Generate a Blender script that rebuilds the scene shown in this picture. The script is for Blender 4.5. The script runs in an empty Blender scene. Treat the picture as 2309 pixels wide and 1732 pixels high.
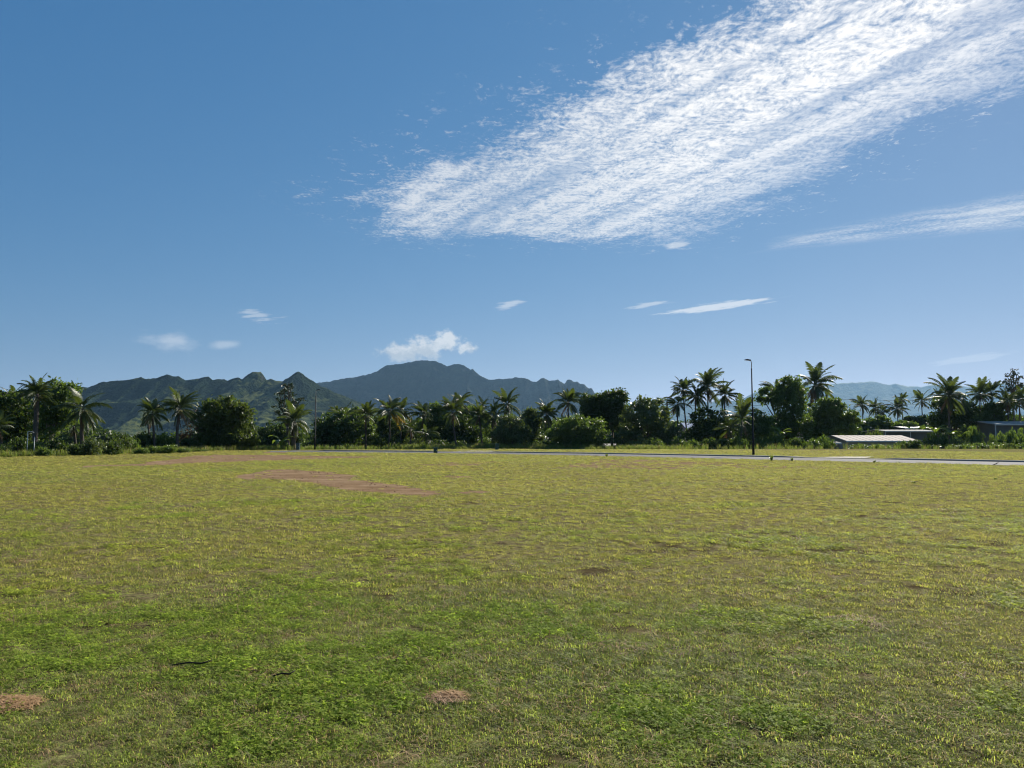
import bpy, bmesh, math, random
import numpy as np
from mathutils import Vector, Matrix, Euler

R = math.radians
random.seed(7)
rng = np.random.default_rng(11)
SC = bpy.context.scene
COL = SC.collection

# ------------------------------------------------------------------ camera
CAM_H, PITCH, FPX, CXP, CYP = 1.6, 3.95, 1711.0, 1154.5, 866.0
cam_data = bpy.data.cameras.new("camera")
cam_data.sensor_width = 36.0
cam_data.lens = 36.0 * FPX / 2309.0
cam_data.clip_start, cam_data.clip_end = 0.05, 40000.0
cam = bpy.data.objects.new("camera", cam_data)
cam.location = (0, 0, CAM_H)
cam.rotation_euler = (R(90 + PITCH), 0, 0)
COL.objects.link(cam)
SC.camera = cam

# ------------------------------------------------------------------ light, exposure
SUN_AZ, SUN_EL = 35.0, 31.5            # degrees to the right of straight ahead / above the horizon
SUN_DIR = Vector((math.sin(R(SUN_AZ)) * math.cos(R(SUN_EL)), math.cos(R(SUN_AZ)) * math.cos(R(SUN_EL)), math.sin(R(SUN_EL))))
sl = bpy.data.lights.new("sun", 'SUN')
sl.energy, sl.angle, sl.color = 4.8, R(0.53), (1.0, 0.93, 0.82)
sun = bpy.data.objects.new("sun", sl)
sun.rotation_euler = SUN_DIR.to_track_quat('Z', 'Y').to_euler()
sun.location = (60, 90, 60)
COL.objects.link(sun)
SC.view_settings.view_transform = 'Standard'
SC.view_settings.look = 'None'
SC.view_settings.gamma = 1.0
SC.view_settings.use_curve_mapping = False
SC.view_settings.exposure = 0.85
SKY_STRENGTH = 0.05
SC.render.engine = 'CYCLES'
cy = SC.cycles
cy.use_denoising = True
cy.denoiser = 'OPENIMAGEDENOISE'
cy.denoising_input_passes = 'RGB_ALBEDO_NORMAL'
cy.denoising_prefilter = 'ACCURATE'
cy.max_bounces, cy.diffuse_bounces, cy.glossy_bounces = 6, 3, 2
cy.transmission_bounces, cy.transparent_max_bounces, cy.volume_bounces = 4, 8, 0
cy.sample_clamp_indirect = 6.0
cy.filter_width = 1.15


# ------------------------------------------------------------------ shader helpers
class NT:
    """small wrapper that makes node maths readable"""
    def __init__(self, tree):
        self.t = tree
        self.n, self.l = tree.nodes, tree.links
    def node(self, kind, **kw):
        nd = self.n.new(kind)
        for k, v in kw.items():
            setattr(nd, k, v)
        return nd
    def put(self, sock, v):
        if isinstance(v, bpy.types.NodeSocket):
            self.l.new(v, sock)
        elif v is not None:
            sock.default_value = v
    def m(self, op, a, b=None, c=None, clamp=False):
        nd = self.node('ShaderNodeMath', operation=op, use_clamp=clamp)
        for i, v in enumerate((a, b, c)):
            if v is not None:
                self.put(nd.inputs[i], v)
        return nd.outputs[0]
    def add(self, a, b): return self.m('ADD', a, b)
    def sub(self, a, b): return self.m('SUBTRACT', a, b)
    def mul(self, a, b): return self.m('MULTIPLY', a, b)
    def div(self, a, b): return self.m('DIVIDE', a, b)
    def mn(self, a, b): return self.m('MINIMUM', a, b)
    def mx(self, a, b): return self.m('MAXIMUM', a, b)
    def step(self, v, a, b, lo=0.0, hi=1.0):
        nd = self.node('ShaderNodeMapRange', interpolation_type='SMOOTHSTEP')
        for i, x in enumerate((v, a, b, lo, hi)):
            self.put(nd.inputs[i], x)
        return nd.outputs[0]
    def noise(self, vec, scale, detail=3.0, rough=0.55, dist=0.0, dim='3D', out=0):
        nd = self.node('ShaderNodeTexNoise', noise_dimensions=dim)
        self.put(nd.inputs['Vector'], vec)
        self.put(nd.inputs['Scale'], scale)
        self.put(nd.inputs['Detail'], detail)
        self.put(nd.inputs['Roughness'], rough)
        self.put(nd.inputs['Distortion'], dist)
        return nd.outputs[out]
    def mix(self, f, a, b, kind='MIX'):
        nd = self.node('ShaderNodeMix', data_type='RGBA', blend_type=kind)
        self.put(nd.inputs[0], f)
        self.put(nd.inputs[6], a)
        self.put(nd.inputs[7], b)
        return nd.outputs[2]
    def xyz(self, x, y, z=0.0):
        nd = self.node('ShaderNodeCombineXYZ')
        for i, v in enumerate((x, y, z)):
            self.put(nd.inputs[i], v)
        return nd.outputs[0]
    def sep(self, v):
        nd = self.node('ShaderNodeSeparateXYZ')
        self.put(nd.inputs[0], v)
        return nd.outputs
    def vmul(self, v, s):
        nd = self.node('ShaderNodeVectorMath', operation='MULTIPLY')
        self.put(nd.inputs[0], v)
        self.put(nd.inputs[1], s)
        return nd.outputs[0]
    def vadd(self, v, s):
        nd = self.node('ShaderNodeVectorMath', operation='ADD')
        self.put(nd.inputs[0], v)
        self.put(nd.inputs[1], s)
        return nd.outputs[0]


def rgb(r, g, b):
    return (r, g, b, 1.0)


# ------------------------------------------------------------------ sky
world = bpy.data.worlds.new("World")
SC.world = world
world.use_nodes = True


def build_world():
    nt = world.node_tree
    nt.nodes.clear()
    T = NT(nt)
    out = T.node('ShaderNodeOutputWorld')
    bg = T.node('ShaderNodeBackground')
    bg.inputs['Strength'].default_value = SKY_STRENGTH
    sky = T.node('ShaderNodeTexSky')
    sky.sky_type = 'NISHITA'
    sky.sun_disc = False
    sky.sun_elevation = R(SUN_EL)
    sky.sun_rotation = R(SUN_AZ)
    sky.altitude = 0.0
    sky.air_density, sky.dust_density, sky.ozone_density = 1.0, 0.1, 4.0
    tc = T.node('ShaderNodeTexCoord')
    x, y, z = T.sep(tc.outputs['Generated'])
    zc = T.mx(z, 0.02)
    u, v = T.div(x, zc), T.div(y, zc)
    uv = T.xyz(u, v)
    # ---- high cloud sheet: a wedge on the cloud plane, edges ragged
    big = T.noise(uv, 2.2, 4, 0.6)
    wob = T.mul(T.sub(big, 0.5), 1.1)
    def line(px, py, qx, qy):          # signed distance to the left of the line p -> q
        dx, dy = qx - px, qy - py
        L = math.hypot(dx, dy)
        a, b = -dy / L, dx / L
        return T.add(T.add(T.mul(u, a), T.mul(v, b)), -(a * px + b * py))
    e1 = line(-0.62, 3.10, 0.72, 1.62)
    e2 = line(1.40, 1.9, 0.88, 3.75)
    e3 = T.sub(3.78, v)
    e4 = T.add(T.add(u, 0.50), T.mul(T.sub(3.7, v), 0.35))
    inside = T.mn(T.mn(T.mn(T.mul(e1, 1.0), e2), e3), e4)
    body = T.step(T.add(inside, T.mul(wob, 0.75)), -0.26, 0.20)
    # along / across the streaks
    ca, sa = 0.49, -0.87
    along = T.add(T.mul(u, ca), T.mul(v, sa))
    across = T.sub(T.mul(u, -sa), T.mul(v, -ca))
    warp = T.noise(uv, 5.0, 2, 0.5, out=1)
    uvw = T.vadd(uv, T.vmul(warp, (0.10, 0.10, 0.0)))
    fine = T.noise(T.vmul(uvw, (1.3, 1.0, 1.0)), 44.0, 5, 0.64)
    mid = T.noise(uvw, 13.0, 5, 0.62)
    wx, wy, _ = T.sep(uvw)
    alw = T.add(T.mul(wx, ca), T.mul(wy, sa))
    acw = T.sub(T.mul(wx, -sa), T.mul(wy, -ca))
    streak = T.noise(T.xyz(T.mul(acw, 9.0), T.mul(alw, 0.9)), 1.0, 5, 0.62)
    ripple = T.noise(T.xyz(T.mul(wx, 13.0), T.mul(wy, 38.0)), 1.0, 4, 0.6)
    lump = T.add(T.add(T.mul(fine, 0.85), T.mul(mid, 0.55)), T.add(T.mul(streak, 0.66), T.mul(ripple, 0.39)))
    dens = T.add(T.mul(body, 1.0), T.sub(T.mul(T.sub(lump, 1.225), 2.0), 0.46))
    a1 = T.mul(T.step(dens, -0.20, 0.95), T.step(body, 0.0, 0.2))
    a1 = T.mul(a1, T.step(e2, -0.05, 0.45, 0.45, 1.0))
    lane = T.noise(T.xyz(T.mul(acw, 3.4), T.mul(alw, 0.35), 2.0), 1.0, 4, 0.6)
    a1 = T.mul(a1, T.step(lane, 0.36, 0.47, 0.55, 1.0))
    puff = T.mul(T.step(T.add(inside, T.mul(wob, 0.9)), -0.42, -0.05), T.step(T.add(T.mul(mid, 0.7), T.mul(fine, 0.5)), 0.65, 0.80))
    a1 = T.mx(a1, T.mul(puff, 0.55))
    # ---- second thin streak low on the right
    f1 = line(2.6, 2.55, 1.35, 3.82)
    f2 = line(1.2, 4.06, 3.2, 3.3)
    ins2 = T.mn(T.mul(f1, -1.0), T.mul(f2, -1.0))
    ins2 = T.mn(ins2, T.sub(T.add(u, T.mul(wob, 0.3)), 1.38))
    st2 = T.noise(T.xyz(T.mul(T.add(T.mul(wx, 0.5), T.mul(wy, 0.86)), 9.0), T.mul(T.sub(T.mul(wx, 0.86), T.mul(wy, 0.5)), 2.0)), 1.0, 5, 0.65)
    a2 = T.mul(T.step(T.add(ins2, T.mul(wob, 0.12)), -0.10, 0.16), T.step(T.add(T.mul(st2, 0.8), T.mul(fine, 0.5)), 0.50, 0.86))
    a2 = T.mul(a2, 0.85)
    # ---- small low wisps and cumulus, by azimuth and elevation (degrees)
    az = T.mul(T.m('ARCTAN2', x, y), 180 / math.pi)
    el = T.mul(T.m('ARCSINE', z), 180 / math.pi)
    ae = T.xyz(az, el)
    def blob(a0, e0, ra, re, tilt=0.0):
        da = T.sub(az, a0)
        de = T.sub(T.sub(el, e0), T.mul(da, tilt))
        p, q = T.div(da, ra), T.div(de, re)
        return T.sub(1.0, T.m('SQRT', T.add(T.mul(p, p), T.mul(q, q))))
    wnoise = T.noise(T.xyz(T.mul(az, 0.55), T.mul(T.sub(el, T.mul(az, 0.10)), 4.6)), 1.0, 5, 0.6)
    def wisp(b, lo, hi, amp, top):
        return T.mul(T.step(T.add(b, T.mul(T.sub(wnoise, 0.5), amp)), lo, hi), top)
    w = wisp(blob(15.2, 9.45, 5.0, 0.40, 0.085), 0.15, 0.62, 1.9, 0.85)
    w = T.mx(w, wisp(blob(10.3, 9.75, 2.4, 0.26, 0.10), 0.25, 0.7, 1.9, 0.55))
    w = T.mx(w, wisp(blob(-0.3, 9.90, 1.7, 0.42, 0.26), 0.25, 0.7, 1.9, 0.55))
    w = T.mx(w, wisp(blob(12.4, 14.0, 1.2, 0.42, 0.10), 0.10, 0.7, 1.6, 0.65))
    w = T.mx(w, wisp(blob(-18.6, 8.6, 3.6, 1.0, -0.10), 0.62, 0.95, 2.3, 0.45))
    w = T.mx(w, wisp(blob(31.2, 5.0, 3.0, 0.35, 0.10), 0.1, 0.6, 1.6, 0.3))
    soft = T.noise(T.xyz(az, T.mul(el, 2.2)), 0.62, 6, 0.6)
    w = T.mx(w, T.mul(T.step(T.add(blob(-24.4, 6.55, 2.4, 0.85, -0.10), T.mul(T.sub(soft, 0.5), 1.6)), 0.05, 0.95), 0.50))
    w = T.mx(w, T.mul(T.step(T.add(blob(-20.8, 6.5, 1.5, 0.5, 0.15), T.mul(T.sub(soft, 0.5), 1.0)), 0.10, 0.85), 0.40))
    cum = T.noise(T.xyz(az, T.mul(el, 1.25)), 1.1, 8, 0.62)
    cb = T.mx(T.mx(blob(-8.2, 6.25, 2.3, 0.95), blob(-6.6, 6.55, 2.0, 1.15)), T.mx(blob(-4.9, 7.15, 1.6, 1.0), blob(-3.4, 6.7, 1.1, 0.55)))
    ca_ = T.step(T.add(cb, T.mul(T.sub(cum, 0.5), 2.0)), 0.10, 0.62)
    ca_ = T.mul(ca_, 0.95)
    # ---- compose: sunlight and shade on the clouds are put into their colours
    shade = T.noise(T.xyz(az, T.mul(el, 1.25), 3.0), 1.5, 5, 0.6)
    white = rgb(8.0, 8.3, 8.8)
    grey = rgb(6.0, 6.7, 7.7)
    # cloud colour painted brighter towards the sun
    sd = T.node('ShaderNodeVectorMath', operation='DOT_PRODUCT')
    T.put(sd.inputs[0], tc.outputs['Generated'])
    sd.inputs[1].default_value = SUN_DIR
    glow = T.step(sd.outputs['Value'], 0.80, 1.0, 0.0, 1.0)
    ccol = T.mix(T.step(lump, 0.85, 1.35), grey, white)
    ccol = T.mix(glow, ccol, rgb(13.5, 13.0, 12.4))
    # the camera's own rendering of the sky: a tone curve on each channel, the same everywhere
    sr = T.node('ShaderNodeSeparateColor')
    T.put(sr.inputs[0], sky.outputs['Color'])
    cr = T.node('ShaderNodeCombineColor')
    for i, (k, gm) in enumerate(((0.042, 1.13), (0.107, 0.62), (0.212, 0.42))):
        T.put(cr.inputs[i], T.mul(T.m('POWER', sr.outputs[i], gm), k / 0.09))
    base = cr.outputs[0]
    col = T.mix(T.mul(a1, 0.94), base, ccol)
    col = T.mix(a2, col, white)
    col = T.mix(w, col, white)
    ctop = T.step(T.add(T.mul(shade, 0.9), T.mul(T.sub(el, 6.4), 0.22)), 0.30, 0.66)
    col = T.mix(ca_, col, T.mix(ctop, rgb(5.2, 5.7, 6.3), rgb(8.0, 8.2, 8.4)))
    T.put(bg.inputs['Color'], col)
    nt.links.new(bg.outputs[0], out.inputs['Surface'])
    world.cycles.sampling_method = 'MANUAL'
    world.cycles.sample_map_resolution = 512


build_world()


# ------------------------------------------------------------------ general helpers
def ray(px, py):
    """direction of a photograph pixel (2309 x 1732) from the camera"""
    a, b = (px - CXP) / FPX, (CYP - py) / FPX
    c, s = math.cos(R(PITCH)), math.sin(R(PITCH))
    return Vector((a, c - s * b, s + c * b))


def at(px, py, dist):
    """the point seen at that pixel, dist metres ahead"""
    d = ray(px, py)
    return Vector((0, 0, CAM_H)) + d * (dist / d.y)


def gp(px, py):
    """where that pixel meets the level field"""
    d = ray(px, py)
    k = -CAM_H / d.z
    return (d.x * k, d.y * k)


def tag(o, label=None, cat=None, group=None, kind=None):
    if label: o["label"] = label
    if cat: o["category"] = cat
    if group: o["group"] = group
    if kind: o["kind"] = kind
    return o


def link(o, parent=None):
    COL.objects.link(o)
    if parent is not None:
        o.parent = parent
    return o


def empty(name, loc):
    o = bpy.data.objects.new(name, None)
    o.location = loc
    o.empty_display_size = 0.3
    return link(o)


def mesh_np(name, V, F, mat=None, smooth=False, uv=None):
    """fast mesh from arrays; F is (n,3) or (n,4)"""
    V = np.asarray(V, dtype=np.float32)
    F = np.asarray(F, dtype=np.int32)
    me = bpy.data.meshes.new(name)
    n, k = F.shape
    me.vertices.add(len(V))
    me.vertices.foreach_set("co", V.ravel())
    me.loops.add(n * k)
    me.loops.foreach_set("vertex_index", F.ravel())
    me.polygons.add(n)
    me.polygons.foreach_set("loop_start", np.arange(0, n * k, k, dtype=np.int32))
    if smooth:
        me.polygons.foreach_set("use_smooth", np.ones(n, dtype=bool))
    me.update(calc_edges=True)
    me.validate()
    if mat:
        me.materials.append(mat)
    return me


class MB:
    """collects simple solids into one mesh"""
    def __init__(self):
        self.v, self.f = [], []
    def box(self, x0, x1, y0, y1, z0, z1):
        b = len(self.v)
        self.v += [(x, y, z) for z in (z0, z1) for (x, y) in ((x0, y0), (x1, y0), (x1, y1), (x0, y1))]
        self.f += [tuple(b + i for i in q) for q in ((3, 2, 1, 0), (4, 5, 6, 7), (0, 1, 5, 4), (1, 2, 6, 5), (2, 3, 7, 6), (3, 0, 4, 7))]
        return self
    def tube(self, pts, rad, n=8, cap=True):
        b = len(self.v)
        P = [Vector(p) for p in pts]
        up = Vector((0.31, 0.17, 0.93))
        for i, p in enumerate(P):
            t = (P[min(i + 1, len(P) - 1)] - P[max(i - 1, 0)]).normalized()
            s = t.cross(up if abs(t.dot(up)) < 0.95 else Vector((1, 0, 0))).normalized()
            w = s.cross(t)
            r = rad[i] if hasattr(rad, '__len__') else rad
            for k in range(n):
                a = 2 * math.pi * k / n
                self.v.append(tuple(p + s * (r * math.cos(a)) + w * (r * math.sin(a))))
        for i in range(len(P) - 1):
            for k in range(n):
                k2 = (k + 1) % n
                self.f.append((b + i * n + k, b + i * n + k2, b + (i + 1) * n + k2, b + (i + 1) * n + k))
        if cap:
            self.f.append(tuple(b + k for k in reversed(range(n))))
            self.f.append(tuple(b + (len(P) - 1) * n + k for k in range(n)))
        return self
    def poly(self, pts):
        b = len(self.v)
        self.v += [tuple(p) for p in pts]
        self.f.append(tuple(range(b, b + len(pts))))
        return self
    def prism(self, ring, vec):
        """extrude a planar ring along vec"""
        b, n = len(self.v), len(ring)
        vec = Vector(vec)
        self.v += [tuple(p) for p in ring] + [tuple(Vector(p) + vec) for p in ring]
        self.f.append(tuple(range(b, b + n)))
        self.f.append(tuple(b + n + k for k in reversed(range(n))))
        for k in range(n):
            k2 = (k + 1) % n
            self.f.append((b + k2, b + k, b + n + k, b + n + k2))
        return self
    def mesh(self, name, mat, smooth=False, bevel=0.0):
        me = bpy.data.meshes.new(name)
        me.from_pydata(self.v, [], self.f)
        if bevel:
            bm = bmesh.new()
            bm.from_mesh(me)
            bmesh.ops.bevel(bm, geom=bm.edges[:], offset=bevel, segments=1, affect='EDGES')
            bm.to_mesh(me)
            bm.free()
        bm = bmesh.new()
        bm.from_mesh(me)
        bmesh.ops.recalc_face_normals(bm, faces=bm.faces[:])
        bm.to_mesh(me)
        bm.free()
        if smooth:
            me.polygons.foreach_set("use_smooth", np.ones(len(me.polygons), dtype=bool))
        me.materials.append(mat)
        return me
    def build(self, name, mat, parent=None, smooth=False, bevel=0.0):
        return link(bpy.data.objects.new(name, self.mesh(name, mat, smooth, bevel)), parent)


def hash2(ix, iy, seed):
    h = (ix.astype(np.int64) * 374761393 + iy.astype(np.int64) * 668265263 + seed * 974711) & 0xFFFFFFFF
    h = ((h ^ (h >> 13)) * 1274126177) & 0xFFFFFFFF
    h = h ^ (h >> 16)
    return (h & 0xFFFFFF) / float(0xFFFFFF)


def vnoise(x, y, seed=0):
    ix, iy = np.floor(x), np.floor(y)
    fx, fy = x - ix, y - iy
    fx, fy = fx * fx * fx * (fx * (fx * 6 - 15) + 10), fy * fy * fy * (fy * (fy * 6 - 15) + 10)
    ix, iy = ix.astype(np.int64), iy.astype(np.int64)
    a, b = hash2(ix, iy, seed), hash2(ix + 1, iy, seed)
    c, d = hash2(ix, iy + 1, seed), hash2(ix + 1, iy + 1, seed)
    return (a + (b - a) * fx) * (1 - fy) + (c + (d - c) * fx) * fy


def fbm(x, y, oct=4, seed=0, gain=0.5, ridged=False):
    s, amp, tot = 0.0, 1.0, 0.0
    for o in range(oct):
        n = vnoise(x * 2.03 ** o + 17.3 * o, y * 2.03 ** o - 9.1 * o, seed + o)
        if ridged:
            n = 1 - np.abs(2 * n - 1)
        s = s + amp * n
        tot += amp
        amp *= gain
    return s / tot


def sstep(v, a, b):
    t = np.clip((v - a) / (b - a), 0, 1)
    return t * t * (3 - 2 * t)


def poly_sd(x, y, P):
    """signed distance to a closed polygon, positive inside"""
    P = np.asarray(P, float)
    d = np.full(x.shape, 1e9)
    inside = np.zeros(x.shape, bool)
    for i in range(len(P)):
        ax, ay = P[i]
        bx, by = P[(i + 1) % len(P)]
        ex, ey = bx - ax, by - ay
        t = np.clip(((x - ax) * ex + (y - ay) * ey) / (ex * ex + ey * ey), 0, 1)
        d = np.minimum(d, np.hypot(x - ax - t * ex, y - ay - t * ey))
        c = ((ay > y) != (by > y)) & (x < (bx - ax) * (y - ay) / (by - ay + 1e-12) + ax)
        inside ^= c
    return np.where(inside, d, -d)


# ------------------------------------------------------------------ materials
def new_mat(name):
    m = bpy.data.materials.new(name)
    m.use_nodes = True
    m.node_tree.nodes.clear()
    T = NT(m.node_tree)
    out = T.node('ShaderNodeOutputMaterial')
    return m, T, out


def principled(T, out, col, rough=0.8, spec=0.3, metal=0.0, bump=None, bump_d=0.02, bump_s=0.6):
    p = T.node('ShaderNodeBsdfPrincipled')
    T.put(p.inputs['Base Color'], col)
    T.put(p.inputs['Roughness'], rough)
    T.put(p.inputs['Specular IOR Level'], spec)
    T.put(p.inputs['Metallic'], metal)
    if bump is not None:
        b = T.node('ShaderNodeBump')
        T.put(b.inputs['Height'], bump)
        b.inputs['Distance'].default_value = bump_d
        b.inputs['Strength'].default_value = bump_s
        T.l.new(b.outputs[0], p.inputs['Normal'])
    if out is not None:
        T.l.new(p.outputs[0], out.inputs['Surface'])
    return p


def simple_mat(name, c, rough=0.7, spec=0.3, metal=0.0, var=0.25, scale=4.0):
    m, T, out = new_mat(name)
    tc = T.node('ShaderNodeTexCoord').outputs['Object']
    n = T.noise(tc, scale, 5, 0.65)
    col = T.mix(T.step(n, 0.25, 0.75), rgb(*[k * (1 - var) for k in c]), rgb(*[min(1, k * (1 + var)) for k in c]))
    principled(T, out, col, rough, spec, metal, n, 0.01, 0.3)
    return m


def leaf_mat(name, c1, c2, trans, rough=0.45, spec=0.5, tmix=0.35):
    """leaves: varied green, a waxy glint, light passing through"""
    m, T, out = new_mat(name)
    g = T.node('ShaderNodeNewGeometry')
    rnd = g.outputs['Random Per Island']
    col = T.mix(rnd, rgb(*c1), rgb(*c2))
    n = T.noise(g.outputs['Position'], 0.7, 3, 0.6)
    col = T.mix(T.step(n, 0.35, 0.7), col, T.mix(1.0, col, rgb(1.25, 1.15, 0.8), 'MULTIPLY'))
    p = principled(T, None, col, rough, spec)
    t = T.node('ShaderNodeBsdfTranslucent')
    T.put(t.inputs['Color'], T.mix(rnd, rgb(*trans), rgb(trans[0] * 1.3, trans[1] * 1.1, trans[2] * 0.7)))
    mx = T.node('ShaderNodeMixShader')
    mx.inputs[0].default_value = tmix
    T.l.new(p.outputs[0], mx.inputs[1])
    T.l.new(t.outputs[0], mx.inputs[2])
    T.l.new(mx.outputs[0], out.inputs['Surface'])
    return m


M = {}
M['leaf_dark'] = leaf_mat('leaf_dark', (0.031, 0.057, 0.019), (0.057, 0.093, 0.028), (0.085, 0.147, 0.019), 0.50, 0.32, 0.32)
M['leaf_mid'] = leaf_mat('leaf_mid', (0.048, 0.083, 0.026), (0.092, 0.144, 0.042), (0.144, 0.239, 0.033), 0.50, 0.32, 0.36)
M['leaf_olive'] = leaf_mat('leaf_olive', (0.043, 0.068, 0.022), (0.077, 0.110, 0.034), (0.114, 0.176, 0.028), 0.5, 0.3, 0.35)
M['leaf_gloss'] = leaf_mat('leaf_gloss', (0.053, 0.087, 0.037), (0.097, 0.139, 0.056), (0.139, 0.202, 0.034), 0.38, 0.42, 0.3)
M['leaf_bright'] = leaf_mat('leaf_bright', (0.063, 0.113, 0.025), (0.108, 0.171, 0.041), (0.152, 0.240, 0.032), 0.45, 0.4, 0.38)
M['leaf_dry'] = leaf_mat('leaf_dry', (0.09, 0.065, 0.045), (0.16, 0.115, 0.075), (0.12, 0.08, 0.04), 0.7, 0.2, 0.25)
M['leaf_needle'] = leaf_mat('leaf_needle', (0.029, 0.048, 0.026), (0.053, 0.077, 0.041), (0.054, 0.084, 0.024), 0.55, 0.3, 0.2)
M['frond'] = leaf_mat('frond', (0.031, 0.053, 0.020), (0.061, 0.090, 0.031), (0.102, 0.154, 0.024), 0.46, 0.32, 0.30)
M['frond_yellow'] = leaf_mat('frond_yellow', (0.22, 0.17, 0.025), (0.32, 0.25, 0.04), (0.35, 0.27, 0.03), 0.45, 0.4, 0.4)
M['frond_dead'] = leaf_mat('frond_dead', (0.10, 0.068, 0.042), (0.19, 0.14, 0.085), (0.13, 0.085, 0.04), 0.7, 0.2, 0.2)
M['banana'] = leaf_mat('banana', (0.055, 0.10, 0.022), (0.10, 0.16, 0.035), (0.16, 0.25, 0.03), 0.33, 0.6, 0.42)
M['bark'] = simple_mat('bark', (0.12, 0.095, 0.075), 0.9, 0.15, 0, 0.4, 5.0)
M['bark_pale'] = simple_mat('bark_pale', (0.22, 0.19, 0.155), 0.9, 0.15, 0, 0.35, 5.0)
M['palm_trunk'] = simple_mat('palm_trunk', (0.095, 0.080, 0.066), 0.9, 0.15, 0, 0.35, 7.0)
M['coconut'] = simple_mat('coconut', (0.16, 0.15, 0.05), 0.5, 0.3, 0, 0.3, 6.0)
M['black_paint'] = simple_mat('black_paint', (0.010, 0.011, 0.013), 0.6, 0.2, 0, 0.25, 3.0)
M['lens'] = simple_mat('lens', (0.55, 0.57, 0.58), 0.25, 0.5, 0, 0.05, 3.0)
M['green_paint'] = simple_mat('green_paint', (0.018, 0.065, 0.050), 0.45, 0.45, 0, 0.2, 3.0)
M['teal_paint'] = simple_mat('teal_paint', (0.030, 0.070, 0.075), 0.45, 0.45, 0, 0.2, 3.0)
M['concrete'] = simple_mat('concrete', (0.30, 0.275, 0.235), 0.85, 0.25, 0, 0.15, 1.5)
M['pole_wood'] = simple_mat('pole_wood', (0.10, 0.085, 0.07), 0.9, 0.15, 0, 0.3, 4.0)
M['wire'] = simple_mat('wire', (0.03, 0.03, 0.032), 0.6, 0.3, 0, 0.1, 4.0)
M['ceramic'] = simple_mat('ceramic', (0.30, 0.27, 0.24), 0.3, 0.5, 0, 0.1, 4.0)
M['steel'] = simple_mat('steel', (0.42, 0.43, 0.44), 0.45, 0.5, 0.4, 0.15, 4.0)
M['roof_pink'] = simple_mat('roof_pink', (0.47, 0.41, 0.36), 0.85, 0.1, 0, 0.12, 0.8)
M['roof_white'] = simple_mat('roof_white', (0.42, 0.40, 0.36), 0.85, 0.1, 0, 0.10, 0.8)
M['roof_grey'] = simple_mat('roof_grey', (0.34, 0.35, 0.36), 0.42, 0.5, 0, 0.12, 0.8)
M['roof_blue'] = simple_mat('roof_blue', (0.08, 0.16, 0.30), 0.45, 0.45, 0, 0.12, 0.8)
M['wall_blue'] = simple_mat('wall_blue', (0.13, 0.135, 0.13), 0.8, 0.25, 0, 0.12, 1.0)
M['wall_pink'] = simple_mat('wall_pink', (0.46, 0.30, 0.25), 0.8, 0.25, 0, 0.12, 1.0)
M['wall_cream'] = simple_mat('wall_cream', (0.42, 0.39, 0.33), 0.8, 0.25, 0, 0.12, 1.0)
M['window_dark'] = simple_mat('window_dark', (0.02, 0.025, 0.03), 0.12, 0.6, 0, 0.1, 1.0)
M['trim_white'] = simple_mat('trim_white', (0.62, 0.62, 0.60), 0.6, 0.3, 0, 0.08, 1.0)
M['door_brown'] = simple_mat('door_brown', (0.13, 0.075, 0.045), 0.6, 0.3, 0, 0.2, 2.0)
M['straw'] = leaf_mat('straw', (0.26, 0.16, 0.095), (0.46, 0.32, 0.21), (0.22, 0.14, 0.07), 0.7, 0.2, 0.2)
M['twig'] = simple_mat('twig', (0.028, 0.022, 0.018), 0.8, 0.2, 0, 0.3, 20.0)
M['petal'] = simple_mat('petal', (0.66, 0.65, 0.58), 0.6, 0.3, 0, 0.1, 4.0)


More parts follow.
